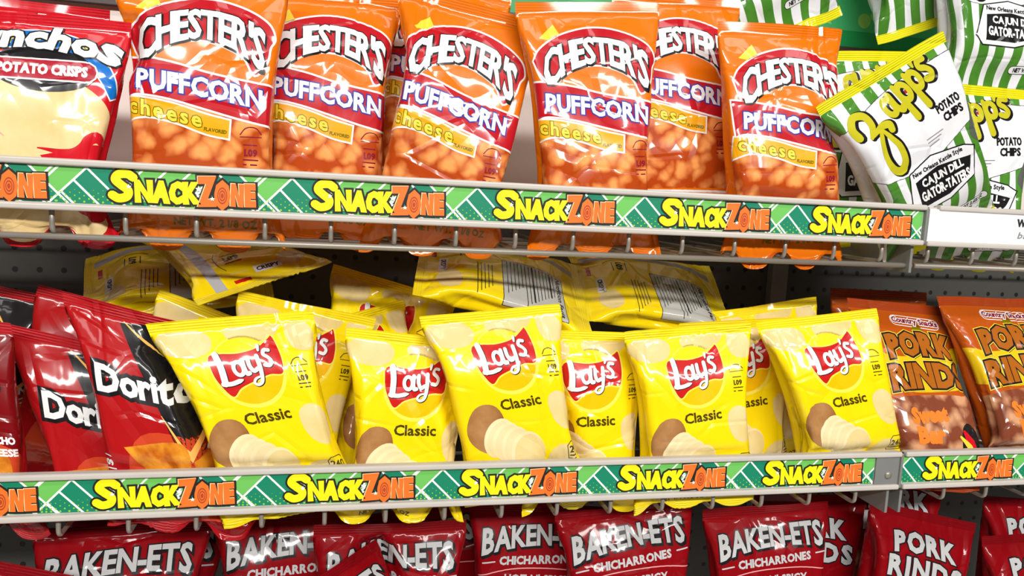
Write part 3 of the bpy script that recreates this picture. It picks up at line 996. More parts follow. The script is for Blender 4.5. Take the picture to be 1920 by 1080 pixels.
def build_bag(kind, name, label, L, R, YL, YR=None, lean=6.0, anchor='T', variant=1, bend=0.0, curl=0.0, twist=0.0, swing=0.0, shear=0.0,
        group=None, cat='snack bag', flat=1.0, side=False, loose=False):
    """L, R: where the ends of the top (or bottom) seal appear; YL, YR their depths; lean back in degrees.
    bend: metres the top bows back; curl: metres the last 30 mm tips; twist, swing: radians about the upright and the view axis, growing upward"""
    D = DESIGNS[kind]
    W, H = D.W / 1000, D.H / 1000
    X = sim(D, variant)
    X[..., 1] *= flat
    t = X[..., 2] / H
    ta = (t - 0.5) if anchor == 'T' else (t - 0.5)
    X[..., 1] += bend * t ** 2 + curl * np.clip((t - 0.78) / 0.22, 0, 1) ** 2
    a = twist * ta
    x, y = X[..., 0].copy(), X[..., 1].copy()
    X[..., 0], X[..., 1] = x * np.cos(a) - y * np.sin(a), x * np.sin(a) + y * np.cos(a)
    # in-plane swing: the upper part turns clockwise for positive values
    a = -swing * ta
    x, z = X[..., 0].copy(), X[..., 2].copy()
    zc = z * 0 + t * H
    off = swing * H * 0.5 * ta ** 2
    X[..., 0], X[..., 2] = x * np.cos(a) + off, zc + x * np.sin(a)
    X[..., 0] -= shear * (t - 1) * H
    # anchor point
    row = NV if anchor == 'T' else 0
    c = X[row].mean(0) if not side else 0.5 * (X[0].mean(0) + X[NV].mean(0))
    X -= c
    YR = YL if YR is None else YR
    PL, PR = at(*L, YL), at(*R, YR)
    r = PR - PL
    r /= np.linalg.norm(r)
    u = np.array([0, 0, 1.0]) - r * r[2]
    u /= np.linalg.norm(u)
    n = np.cross(r, u)                      # faces the aisle
    if side:                                # lies across: L and R are its two ends
        u = PR - PL
        u /= np.linalg.norm(u)
        n = np.array([0, -1.0, 0]) - u * -u[1]
        n /= np.linalg.norm(n)
        r = np.cross(u, n)
    th = math.radians(lean)
    if side:
        n2 = n * math.cos(th) - r * math.sin(th)
        u2, r = u, np.cross(u, n2)
    else:
        u2 = u * math.cos(th) - n * math.sin(th)
        n2 = n * math.cos(th) + u * math.sin(th)
    M = np.stack([r, -n2, u2], 0)           # rows: local x, y (back), z
    cen = 0.5 * (PL + PR)
    wp = X @ M + cen
    if loose:                               # lies free on top of the others
        wp = rest_on_deck(wp, MIDZ)
    else:
        wp = rest_on_deck(yield_to_neighbours(wp))
        occupy(wp)
    X = (wp - cen) @ M.T
    base = cen + X[0].mean(0) @ M
    root = bpy.data.objects.new(name, None)
    root.empty_display_size = 0.02
    COL.objects.link(root)
    root.matrix_world = Matrix(((r[0], -n2[0], u2[0], base[0]), (r[1], -n2[1], u2[1], base[1]), (r[2], -n2[2], u2[2], base[2]), (0, 0, 0, 1)))
    tag(root, label, cat, group)
    X -= X[0].mean(0)
    # normals round the tube
    K = 2 * NU
    tk = np.roll(X, -1, 1) - np.roll(X, 1, 1)
    tj = np.zeros_like(X)
    tj[1:-1] = X[2:] - X[:-2]
    tj[0], tj[-1] = X[1] - X[0], X[-1] - X[-2]
    N = np.cross(tk, tj)
    sealed = np.zeros(NV + 1, bool)
    sealed[:NS + 1] = True
    sealed[NV - NS:] = True
    for col in (0, NU):                     # the fold at a sealed edge has no own direction
        pass
    ln = np.linalg.norm(N, axis=-1, keepdims=True)
    N = np.where(ln > 1e-12, N / np.maximum(ln, 1e-12), np.array([0, -1.0, 0]))
    X = X + N * 0.0003
    X = np.concatenate([X, X[:, :1]], 1)
    N = np.concatenate([N, N[:, :1]], 1)
    jj, kk = np.meshgrid(np.arange(NV + 1), np.arange(K + 1), indexing='ij')
    UV = np.stack([kk * D.W / NU, jj * D.H / NV], -1) * 0.01
    rnd = random.Random(label)
    off = np.array([rnd.uniform(0, 40), rnd.uniform(0, 40)])
    idx = jj * (K + 1) + kk

    def band(r0, r1):
        a_, b_, c_, d_ = idx[r0:r1, :-1], idx[r0:r1, 1:], idx[r0 + 1:r1 + 1, 1:], idx[r0 + 1:r1 + 1, :-1]
        T = np.concatenate([np.stack([a_, b_, c_], -1).reshape(-1, 3), np.stack([a_, c_, d_], -1).reshape(-1, 3)])
        used, inv = np.unique(T, return_inverse=True)
        return used, inv.reshape(-1, 3)

    fX, fN, fU = X.reshape(-1, 3), N.reshape(-1, 3), UV.reshape(-1, 2)

    def decal(part):
        g, lay, T, mi, names = D.parts[part]
        a_, b_ = np.clip(g[:, 0], 0, NU), np.clip(g[:, 1], 0, NV)
        i = np.minimum(a_.astype(int), NU - 1)
        j_ = np.minimum(b_.astype(int), NV - 1)
        fa, fb = (a_ - i)[:, None], (b_ - j_)[:, None]

        def interp(Q):
            q00, q10, q11, q01 = Q[j_, i], Q[j_, i + 1], Q[j_ + 1, i + 1], Q[j_ + 1, i]
            return np.where(fa >= fb, q00 + fa * (q10 - q00) + fb * (q11 - q10), q00 + fb * (q01 - q00) + fa * (q11 - q01))
        n_ = interp(N)
        n_ /= np.maximum(np.linalg.norm(n_, axis=1, keepdims=True), 1e-9)
        p_ = interp(X) + n_ * (lay * 0.00007 + 0.00004)[:, None]
        return p_, n_, interp(UV), T, mi, names

    used, T = band(NS, NV - NS)
    V_, N_, U_, mi, mats = fX[used], fN[used], fU[used], np.zeros(len(T), int), [D.base]
    if 'pouch' in D.parts:
        p_, n_, u_, t_, m_, names = decal('pouch')
        T = np.concatenate([T, t_ + len(V_)])
        V_, N_, U_ = np.concatenate([V_, p_]), np.concatenate([N_, n_]), np.concatenate([U_, u_])
        mats = [D.base] + names
        mi = np.concatenate([mi, m_ + 1])
    mesh_obj('pouch', V_, T, mi, mats, root, N_, U_, U_ + off)
    for nm, r0, r1 in (('top_seal', NV - NS, NV), ('bottom_seal', 0, NS)):
        used, T = band(r0, r1)
        mesh_obj(nm, fX[used], T, None, [D.seal], root, fN[used], fU[used], fU[used] + off)
    for part in D.parts:
        if part != 'pouch':
            p_, n_, u_, t_, m_, names = decal(part)
            if len(t_):
                mesh_obj(part, p_, t_, m_, names, root, n_, u_, u_ + off)
    return root


# ------------------------------------------------------------------ contact: what already stands nearer the aisle pushes film back
DEPTH = 0.29                                # from the rails to the back panel
TOPZ, MIDZ, LOWZ = Z0 + 0.2619, Z0, Z0 - 0.30
CELL, FX0, FZ0 = 0.004, -0.8, 0.6
FIELD = np.full((600, 330), -1.0)           # x, z -> deepest y taken so far


DROP = 0.019 + 0.020                        # from a rail's middle down to its wire deck


def field_cells(P):
    i = np.clip(((P[..., 0] - FX0) / CELL).astype(int), 1, FIELD.shape[0] - 2)
    j = np.clip(((P[..., 2] - FZ0) / CELL).astype(int), 1, FIELD.shape[1] - 2)
    return i, j


def block(xa, xb, za, zb_, y):
    i0, i1 = int((xa - FX0) / CELL), int((xb - FX0) / CELL) + 1
    j0, j1 = int((za - FZ0) / CELL), int((zb_ - FZ0) / CELL) + 1
    FIELD[max(i0, 0):i1, j0:j1] = np.maximum(FIELD[max(i0, 0):i1, j0:j1], y)


def yield_to_neighbours(P):
    """P: (rows, columns round the bag, 3) in world space"""
    K = P.shape[1]
    mir = (K - np.arange(K)) % K
    i, j = field_cells(P)
    d = FIELD[i, j] + 0.0022 - P[..., 1]
    d = np.clip(d, 0, 0.12)
    for _ in range(5):                      # ease the dent into the film round it
        e = d.copy()
        e[1:-1] = (d[:-2] + 2 * d[1:-1] + d[2:]) / 4
        e = (np.roll(e, 1, 1) + 2 * e + np.roll(e, -1, 1)) / 4
        d = np.maximum(d, e)
    P = P.copy()
    P[..., 1] += d
    # film never passes through the film behind it
    front = P[..., 1][:, :NU + 1]
    back = P[..., 1][:, mir[:NU + 1]]
    gap = np.maximum(0, front + 0.0004 - back)
    gap[:NS + 1] = 0
    gap[NV - NS:] = 0
    for k in range(1, NU):
        P[:, mir[k], 1] += gap[:, k]
    P[..., 1] = np.minimum(P[..., 1], DEPTH - 0.002)
    return P


def rest_on_deck(P, on=None):
    """film sags between the deck wires but not through them, and stays under the deck above"""
    mz = P[..., 2].mean()
    base = (on if on else max([z for z in (TOPZ, MIDZ, LOWZ) if z - 0.065 < mz], default=LOWZ)) - DROP
    P = P.copy()
    x, z = P[..., 0], P[..., 2]
    dx = np.abs((x / 0.0555 + 0.5) % 1 - 0.5) * 0.0555
    wgt = np.exp(-(np.maximum(dx - 0.004, 0) / 0.011) ** 2)
    lift = np.maximum(0, base + 0.0045 - z)
    z = z + lift * wgt
    z = np.where(z < base - 0.004, base - 0.004 + 0.012 * np.tanh((z - base + 0.004) / 0.012), z)
    above = [q - DROP for q in (TOPZ, MIDZ) if q - DROP > base + 0.05]
    if above:
        c = min(above) - 0.009
        k = c - 0.016
        z = np.where(z > k, k + 0.016 * np.tanh((z - k) / 0.03), z)
    P[..., 2] = z
    return P


def occupy(P):
    i, j = field_cells(P)
    y = P[..., 1]
    for di in (0, 1, -1):
        for dj in (0, 1, -1):
            np.maximum.at(FIELD, (i + di, j + dj), y)


# ------------------------------------------------------------------ shelf building blocks
def box_tris(lo, hi):
    x0, y0, z0 = lo
    x1, y1, z1 = hi
    V = [(x0, y0, z0), (x1, y0, z0), (x1, y1, z0), (x0, y1, z0), (x0, y0, z1), (x1, y0, z1), (x1, y1, z1), (x0, y1, z1)]
    Q = [(0, 3, 2, 1), (4, 5, 6, 7), (0, 1, 5, 4), (1, 2, 6, 5), (2, 3, 7, 6), (3, 0, 4, 7)]
    return np.array(V, float), np.array(Q)


def join(parts):
    Vs, Qs, n = [], [], 0
    for V, Q in parts:
        Vs.append(V)
        Qs.append(Q + n)
        n += len(V)
    return np.concatenate(Vs), np.concatenate(Qs)


def bevel(o, wd, seg=2):
    m = o.modifiers.new('bevel', 'BEVEL')
    m.width = wd
    m.segments = seg
    m.limit_method = 'ANGLE'


def tube(name, pts, rad, mat, parent, seg=10):
    """round bar along a bent path"""
    p = np.array(pts, float)
    out = [p[0]]
    for i in range(1, len(p) - 1):          # round the bends
        a, b, c = p[i - 1], p[i], p[i + 1]
        r = min(0.007, np.linalg.norm(a - b) * 0.45, np.linalg.norm(c - b) * 0.45)
        s, e = b + (a - b) / np.linalg.norm(a - b) * r, b + (c - b) / np.linalg.norm(c - b) * r
        for t in np.linspace(0, 1, 6):
            out.append((1 - t) ** 2 * s + 2 * t * (1 - t) * b + t * t * e)
    out.append(p[-1])
    p = np.array(out)
    V, Q = [], []
    for i in range(len(p)):
        d = p[min(i + 1, len(p) - 1)] - p[max(i - 1, 0)]
        d /= np.linalg.norm(d)
        ref = np.array([1.0, 0, 0]) if abs(d[0]) < 0.8 else np.array([0, 1.0, 0])
        a = np.cross(d, ref)
        a /= np.linalg.norm(a)
        b = np.cross(d, a)
        for k in range(seg):
            x = 2 * math.pi * k / seg
            V.append(p[i] + rad * (math.cos(x) * a + math.sin(x) * b))
    for i in range(len(p) - 1):
        for k in range(seg):
            Q.append((i * seg + k, i * seg + (k + 1) % seg, (i + 1) * seg + (k + 1) % seg, (i + 1) * seg + k))
    for i in (0, len(p) - 1):
        V.append(p[i])
        c = len(V) - 1
        for k in range(seg):
            k2 = (k + 1) % seg
            Q.append((c, i * seg + k2, i * seg + k, c) if i == 0 else (c, i * seg + k, i * seg + k2, c))
    V = np.array(V)
    T = []
    for q in Q:
        if q[0] == q[3]:
            T.append(q[:3])
        else:
            T += [(q[0], q[1], q[2]), (q[0], q[2], q[3])]
    return mesh_obj(name, V, np.array(T), None, [mat], parent)


def flat_art(name, A, part, origin, parent, y):
    """artwork in mm placed on the upright plane facing the aisle"""
    Vs, Ts, Ms, names, n = [], [], [], [], 0
    for p_, m_, l_, t in A.items:
        if p_ != part:
            continue
        t = union(t)
        if not len(t):
            continue
        if m_ not in names:
            names.append(m_)
        e1, e2 = t[:, 1] - t[:, 0], t[:, 2] - t[:, 0]
        neg = (e1[:, 0] * e2[:, 1] - e1[:, 1] * e2[:, 0]) < 0
        t = t.copy()
        t[neg] = t[neg][:, ::-1]
        q = t.reshape(-1, 2) * 0.001
        Vs.append(np.stack([origin[0] + q[:, 0], np.full(len(q), y - l_ * 0.00008), origin[2] + q[:, 1]], 1))
        Ts.append(np.arange(len(q)).reshape(-1, 3) + n)
        Ms.append(np.full(len(t), names.index(m_)))
        n += len(q)
    return mesh_obj(name, np.concatenate(Vs), np.concatenate(Ts), np.concatenate(Ms), names, parent, smooth=False)


def clip_poly(p, xlo, xhi, ylo, yhi):
    for ax, v, sg in ((0, xlo, 1), (0, xhi, -1), (1, ylo, 1), (1, yhi, -1)):
        out = []
        for i in range(len(p)):
            a, b = p[i], p[(i + 1) % len(p)]
            da, db = (a[ax] - v) * sg, (b[ax] - v) * sg
            if da >= 0:
                out.append(a)
            if (da >= 0) != (db >= 0):
                k = da / (da - db)
                out.append((a[0] + (b[0] - a[0]) * k, a[1] + (b[1] - a[1]) * k))
        p = out
        if len(p) < 3:
            return []
    return p


def wordmark():
    """the two words of the strip, about 116 x 27 mm, centred at 0,0"""
    A = Art()
    S = 'word'
    K_ = 0.94
    spec = (('S', 4, 27, 26, 1.5), ('N', 27.5, 20.5, 15.5, -2.6), ('A', 41.5, 20.5, 15, -2.6), ('C', 54, 20.5, 12.5, -2.6), ('K', 66, 20.5, 14, -2.4),
            ('Z', 79.5, 27.5, 15.5, -0.4), ('O', 92.5, 26, 14, -3.0), ('N', 105.2, 21, 11.5, -2.6), ('E', 116.3, 21.5, 10, -2.2))
    turn = (-0.05, 0.03, -0.02, -0.05, 0.05, 0.05, 0, -0.03, 0.03)
    for i, (ch, x, h, w_, dy) in enumerate(spec):
        m_ = 'word_yellow' if i < 5 else 'word_orange'
        xx = x - 60
        if i == 0:
            curve = [(8.2, 8.0), (3.5, 10.8), (-3.5, 10.0), (-6.0, 5.6), (-1.5, 1.2), (4.0, -3.4), (3.0, -8.6), (-3.5, -10.4), (-8.6, -7.8)]
            A.strokes(S, 'word_black', 4, [(curve, 7.4)], -49.3, dy - 0.6, 1.0, extra=3.6)
            A.strokes(S, m_, 6, [(curve, 7.4)], -49.3, dy - 0.6, 1.0)
            continue
        A.text(S, m_, 6, ch, xx, dy, h - 4.2, w_ - 4.0, rot=turn[i], bold=3.7, lines=(('word_black', 7.4, 4),))
        if i >= 5 and ch != 'O':
            A.text(S, 'word_cream', 5, ch, xx - 0.5, dy + 0.4, h - 4.2, w_ - 4.0, rot=turn[i], bold=4.1)
    A.ell(S, 'word_orange', 7, 32.5, -3, 6.8, 10.5)
    for k, m_ in ((5.2, 'word_rust'), (4.2, 'word_orange'), (3.4, 'word_rust'), (2.4, 'word_orange'), (1.6, 'word_rust')):
        A.ell(S, m_, 8 + (5.2 - k), 32.5, -3.4, k * 0.8, k * 1.45)
    for x, y, s in ((-44.5, 0.8, 2.4), (12.6, 1.5, 3.0), (12.2, -4.6, 1.7), (24.2, -6.6, 2.2)):
        p = [(x + s * (1 if k % 2 == 0 else 0.45) * math.sin(k * math.pi / 5), y + s * (1 if k % 2 == 0 else 0.45) * math.cos(k * math.pi / 5)) for k in range(10)]
        A.poly(S, 'strip_white', 14, p)
    A.rescale(S, K_, (0, 0), (0, 0))
    return A


WORD = wordmark()
PERIOD = 0.1577                             # one repeat of the printed strip, metres


def strip_art(x0, x1, first, period, h=29.0):
    """green strip with slanting bars in a herringbone; x in mm"""
    A = Art()
    S = 'strip'
    A.poly(S, 'strip_green', 0, [(x0, 0), (x1, 0), (x1, h), (x0, h)])

    def bar(p, m_, l_, n=6):
        q = clip_poly(p, x0, x1, 0, h)
        if q:
            A.poly(S, m_, l_, q)
    i0 = int((x0 - first) // period) - 1
    sl = h / 28.0

    def up(x, l_=2, m_='strip_white', z0=-1, z1=30):      # white bar leaning right; x on the upper edge
        bar([(x - 1.2 - (h - z0) * 0.97, z0), (x + 1.2 - (h - z0) * 0.97, z0), (x + 1.2 + (z1 - h), z1), (x - 1.2 + (z1 - h), z1)], m_, l_)

    def down(x, z, l_=4):                   # white bar leaning left from a point downward
        bar([(x - 1.2, z), (x + 1.2, z), (x + 1.2 + (z + 1) * 0.97, -1), (x - 1.2 + (z + 1) * 0.97, -1)], 'strip_white', l_)
    for i in range(i0, int((x1 - first) // period) + 2):
        b = first - 56.5 + i * period         # where the first letter starts
        for t in (-78, -58, -38, 6, 25, 43, 62, 118):
            up(b + t)
        bar([(b - 45, 0), (b - 17, h), (b + 3, h), (b + 31, 0)], 'strip_dark', 3)
        bar([(b + 66, 10), (b + 84, h), (b + 101, h), (b + 129, 0), (b + 97, 0)], 'strip_dark', 3)
        up(b - 17, 4)
        up(b + 84, 4)
        for x_, z_ in ((b - 17, h), (b - 27, 19), (b - 36, 9), (b + 4, h), (b + 84, h), (b + 101, h)):
            down(x_, z_)
        for row in range(5):                # dotted fade along the lower edge
            for k in range(24):
                r_ = 0.95 - row * 0.15
                px, py = b - 40 + k * 7 + (row % 2) * 3.5, 1.4 + row * 2.4
                if x0 + 1 < px < x1 - 1:
                    A.ell(S, 'strip_lime', 5, px, py, r_, r_, 0, 6)
    return A


def rail(parent, xa, xb, zc, first_word, words, strip_to=None, h=0.038, period=PERIOD):
    """front price rail: channel with rolled rims, printed strip, word marks"""
    parts = [box_tris((xa, 0.0015, zc - h / 2), (xb, 0.004, zc + h / 2))]
    V, Q = join(parts)
    o = mesh_obj('price_channel', V, Q, None, ['rail_metal'], parent, smooth=False)
    for nm, z_ in (('top_rim', zc + h / 2 - 0.001), ('bottom_rim', zc - h / 2 + 0.001)):
        V, Q = box_tris((xa, -0.0035, z_ - 0.0028), (xb, 0.006, z_ + 0.0028))
        rm = mesh_obj(nm, V, Q, None, ['rail_metal'], parent, smooth=False)
        bevel(rm, 0.0018, 3)
    V, Q = box_tris((xb - 0.001, -0.003, zc - h / 2), (xb + 0.002, 0.012, zc + h / 2))
    e = mesh_obj('end_cap', V, Q, None, ['bracket_grey'], parent, smooth=False)
    bevel(e, 0.0008)
    st = strip_to if strip_to else xb - 0.002
    A = strip_art(xa * 1000, st * 1000, first_word * 1000 + 56.5, period * 1000)
    s = flat_art('printed_strip', A, 'strip', (0, 0, zc - 0.0145), parent, 0.0014)
    for i in range(*words):
        cx = first_word + i * period + 0.0565
        if xa + 0.03 < cx < st - 0.045:
            flat_art('word_mark', WORD, 'word', (cx, 0, zc), s, 0.0011)
    return s


def deck(parent, xa, xb, zc, depth, step=0.0555, first=0.0, front_bar=True, h=0.038):
    """wire deck: rods from the back that bend up to the front rail, with cross bars"""
    zd = zc - DROP
    k0 = math.ceil((xa - first) / step)
    x = first + k0 * step
    while x < xb - 0.004:
        tube('deck_wire', [(x, depth - 0.012, zd), (x, 0.009, zd), (x, 0.009, zc - h / 2 + 0.006)], 0.0021, 'wire_metal', parent)
        x += step
    for y, r in ((0.0125, 0.0027), (0.07, 0.002), (0.14, 0.002), (0.21, 0.002))[0 if front_bar else 1:]:
        tube('cross_bar', [(xa, y, zd - 0.004), (xb, y, zd - 0.004)], r, 'wire_metal', parent)


# ------------------------------------------------------------------ structure: back panel, banner, floor, uprights
def struct(name, V, Q, mat):
    o = mesh_obj(name, V, Q, None, [mat], smooth=False)
    tag(o, kind='structure')
    return o


def peg_material():
    m, p, n, l = base_mat('peg_panel', 0.5)
    tc = n.new('ShaderNodeTexCoord')
    sp = n.new('ShaderNodeSeparateXYZ')
    l.new(tc.outputs['Object'], sp.inputs[0])

    def m2(op, a, b=0.0):
        x = n.new('ShaderNodeMath')
        x.operation = op
        for i, s in enumerate((a, b)):
            if isinstance(s, (int, float)):
                x.inputs[i].default_value = s
            else:
                l.new(s, x.inputs[i])
        return x.outputs[0]
    fx = m2('SUBTRACT', m2('FRACT', m2('DIVIDE', sp.outputs['X'], 0.0254)), 0.5)
    fz = m2('SUBTRACT', m2('FRACT', m2('DIVIDE', sp.outputs['Z'], 0.0254)), 0.5)
    d = m2('SQRT', m2('ADD', m2('MULTIPLY', fx, fx), m2('MULTIPLY', fz, fz)))
    k = m2('LESS_THAN', d, 0.13)
    mx = n.new('ShaderNodeMixRGB')
    mx.inputs[1].default_value = (0.06, 0.058, 0.05, 1)
    mx.inputs[2].default_value = (0.004, 0.004, 0.004, 1)
    l.new(k, mx.inputs[0])
    l.new(mx.outputs[0], p.inputs['Base Color'])


peg_material()
plain('floor_tile', (0.55, 0.53, 0.50), 0.3)
plain('panel_tan', (0.78, 0.68, 0.62), 0.5)
XL, XR = -0.75, 1.25
XB_TOP = at(1733, 420, 0)[0]
XB_MID = at(1686, 880, 0)[0]

V, Q = box_tris((-3, -3, -0.1), (3, 1.2, 0))
struct('floor', V, Q, 'floor_tile')
V, Q = box_tris((XL, DEPTH, 0), (XR, DEPTH + 0.03, TOPZ + 0.02))
struct('wall_back', V, Q, 'peg_panel')
V, Q = box_tris((XL, DEPTH, TOPZ + 0.02), (XR, DEPTH + 0.03, 2.1))
struct('wall_back_upper', V, Q, 'panel_tan')

# header banner and light panel on the back wall, above the bags
zb = at(1000, 37, DEPTH)[2]
bx0, bx1 = at(560, 0, DEPTH)[0], XR
ban = bpy.data.objects.new('header_banner', None)
COL.objects.link(ban)
ban.location = (bx0, DEPTH, zb)
tag(ban, 'green header banner with pale leaf triangles on the back wall above the orange bags', 'banner')


def child_box(name, lo, hi, mat, parent, bev=0.0):
    V, Q = box_tris(lo, hi)
    V = V - np.array(parent.location)
    o = mesh_obj(name, V, Q, None, [mat], parent, smooth=False)
    if bev:
        bevel(o, bev)
    return o


child_box('banner_board', (bx0, DEPTH - 0.008, zb + 0.004), (bx1, DEPTH, zb + 0.25), 'banner_green', ban)
child_box('lower_edge', (bx0, DEPTH - 0.011, zb), (bx1, DEPTH, zb + 0.004), 'banner_edge', ban)
A = Art()
bw = (bx1 - bx0) * 1000
A.poly('print', 'banner_mint', 1, [(0, 26), (bw, 26), (bw, 60), (0, 60)])
A.poly('print', 'banner_mint', 1, [(0, 60), (bw, 60), (bw, 246), (0, 246)])
x_leaf = (at(1372, 20, DEPTH)[0] - bx0) * 1000
rr = random.Random(4)
for i in range(60):
    x, y = x_leaf + rr.uniform(0, bw - x_leaf - 20), rr.uniform(28, 150)
    s = rr.uniform(5, 13)
    if i % 3:
        a = rr.uniform(0, 6.28)
        A.poly('print', ('strip_white', 'banner_lime', 'strip_lime')[i % 3], 2 + i * 0.02, [(x + s * math.cos(a + b), max(27, y + s * math.sin(a + b))) for b in (0, 2.3, 3.9)])
    else:
        A.ell('print', 'banner_lime', 2 + i * 0.02, x, y + s, s * 0.8, s * 0.8, 0, 18)
flat_art('banner_print', A, 'print', (0, 0, 0.0), ban, -0.0081)
zl = at(150, 6, DEPTH)[2]
pan = bpy.data.objects.new('light_panel', None)
COL.objects.link(pan)
pan.location = (XL, DEPTH, zl)
tag(pan, 'white panel strip with a dark lower edge on the back wall above the red crisps', 'panel')
child_box('panel_board', (XL, DEPTH - 0.008, zl + 0.005), (at(420, 0, DEPTH)[0], DEPTH, zl + 0.2), 'tag_white', pan)
child_box('lower_edge', (XL, DEPTH - 0.012, zl), (at(420, 0, DEPTH)[0], DEPTH, zl + 0.005), 'banner_edge', pan)

for i, (xu, tx) in enumerate(((XB_TOP + 0.012, 'slotted grey upright at the joint of the two shelf bays'),)):
    u_ = bpy.data.objects.new('shelf_upright', None)
    COL.objects.link(u_)
    u_.location = (xu, DEPTH, 0)
    tag(u_, tx, 'upright')
    child_box('post', (xu - 0.012, DEPTH - 0.014, 0), (xu + 0.012, DEPTH, 2.0), 'bracket_grey', u_, 0.001)


def shelf(label, xa, xb, zc, first, words, strip_to=None, group=None, strip=True, front_bar=False, period=PERIOD):
    root = bpy.data.objects.new('wire_shelf', None)
    COL.objects.link(root)
    tag(root, label, 'shelf', group)
    if strip:
        rail(root, xa, xb, zc, first, words, strip_to, period=period)
    deck(root, xa, xb, zc, DEPTH, front_bar=front_bar)
    for xe in (xa + 0.006, xb - 0.006):
        V, Q = box_tris((xe - 0.0015, 0.006, zc - 0.050), (xe + 0.0015, DEPTH, zc - 0.022))
        b = mesh_obj('side_bracket', V, Q, None, ['bracket_grey'], root, smooth=False)
    return root


fx_top, fx_mid = at(205, 370, 0)[0], at(175, 935, 0)[0]
shelf('upper wire shelf with a green snack strip under the orange puff bags', XL + 0.02, XB_TOP, TOPZ, fx_top - 0.1604, (0, 8), front_bar=True, period=0.1604)
mid = shelf('middle wire shelf with a green snack strip under the yellow chip bags', XL + 0.02, XB_MID, MIDZ, fx_mid - PERIOD, (0, 8),
            strip_to=at(1640, 880, 0)[0])
# bare end of the middle rail with its screw
xs, zs = at(1664, 890, 0)[0], at(1664, 890, 0)[2]
V, Q = box_tris((at(1641, 880, 0)[0], -0.0008, MIDZ - 0.0165), (XB_MID - 0.001, 0.002, MIDZ + 0.0165))
mesh_obj('end_plate', V, Q, None, ['bracket_grey'], mid, smooth=False)
tube('screw', [(xs, -0.0022, zs), (xs, 0.001, zs)], 0.004, 'wire_metal', mid)
shelf('wire shelf of the next bay with a green snack strip under the pork rind bags', at(1693, 880, 0)[0], XR - 0.02, MIDZ, at(1733, 885, 0)[0], (0, 3))
low = shelf('lowest wire shelf, carrying the red pork snack bags', XL + 0.02, XB_MID, LOWZ, fx_mid - 0.1, (0, 8))
shelf('lowest wire shelf of the next bay, carrying the red rind bags', at(1693, 880, 0)[0], XR - 0.02, LOWZ, at(1733, 885, 0)[0], (0, 3))
root = bpy.data.objects.new('wire_shelf', None)
COL.objects.link(root)
tag(root, 'upper wire shelf of the next bay with a white price tag under the striped bags', 'shelf')
xa = at(1738, 430, 0)[0]
V, Q = box_tris((xa, 0.001, TOPZ - 0.019), (XR - 0.02, 0.005, TOPZ + 0.019))
mesh_obj('price_channel', V, Q, None, ['rail_metal'], root, smooth=False)
for nm, z_, x_ in (('top_rim', TOPZ + 0.0185, at(1758, 400, 0)[0]), ('bottom_rim', TOPZ - 0.0185, xa)):
    V, Q = box_tris((x_, -0.0035, z_ - 0.0028), (XR - 0.02, 0.006, z_ + 0.0028))
    bevel(mesh_obj(nm, V, Q, None, ['rail_metal'], root, smooth=False), 0.0018, 3)
V, Q = box_tris((xa, -0.0015, TOPZ - 0.0165), (XR - 0.05, 0.0008, TOPZ + 0.017))
tg = mesh_obj('price_tag', V, Q, None, ['tag_white'], root, smooth=False)
A = Art()
A.text('t', 'print_black', 1, 'WAS', 0, 0, 7, 22, bold=1.4)
A.text('t', 'print_grey', 1, 'bag', 1, -13, 6.5, 20, bold=0.5, shear=0.2)
p_ = at(1922, 419, 0)
flat_art('lettering', A, 't', (p_[0], 0, p_[2]), tg, -0.0016)
deck(root, xa, XR - 0.02, TOPZ, DEPTH)

# ------------------------------------------------------------------ the bags
G_P = 'orange puff bags on the upper shelf'
P_ = 'puffcorn_bag'
bag('puffs', P_, 'orange puff bag first from the red crisps bags, front row', (200, -72), (545, -40), 0.042, lean=3, variant=1, group=G_P, swing=-0.06)
bag('puffs', P_, 'orange puff bag half hidden behind the first one, name band cut by its neighbour', (455, -38), (775, 2), 0.092, lean=3, variant=2, group=G_P, swing=-0.1)
bag('puffs', P_, 'orange puff bag leaning to the right, third along the upper shelf', (738, -28), (1028, 42), 0.06, lean=3, variant=3, group=G_P, swing=0.1)
bag('puffs', P_, 'orange puff bag with a folded pointed corner, in the middle of the upper shelf', (955, 0), (1245, 8), 0.04, lean=3, variant=4, group=G_P, swing=-0.06)
bag('puffs', P_, 'orange puff bag squeezed behind the last two front ones', (1140, -18), (1396, -2), 0.088, lean=4, variant=-1, group=G_P)
bag('puffs', P_, 'orange puff bag beside the striped kettle chip bags', (1332, 42), (1600, 50), 0.03, lean=3, variant=-3, group=G_P)
bag('puffs', P_, 'orange puff bag deep behind the first two, only its top edge showing', (360, -90), (640, -40), 0.15, lean=4, variant=-4, group=G_P)
bag('puffs', P_, 'orange puff bag deep behind the leaning one, only its crown showing', (690, -60), (975, -10), 0.15, lean=4, variant=-2, group=G_P)

G_C = 'red crisps bags at the end of the upper shelf'
bag('crisps', 'crisps_bag', 'red crisps bag with a blue arched band, in front of its twin', (-168, 2), (262, 46), 0.04, lean=4, variant=1, group=G_C)
bag('crisps', 'crisps_bag', 'red crisps bag behind its twin, only the top seal showing', (-185, -22), (222, 20), 0.098, lean=4, variant=2, group=G_C)

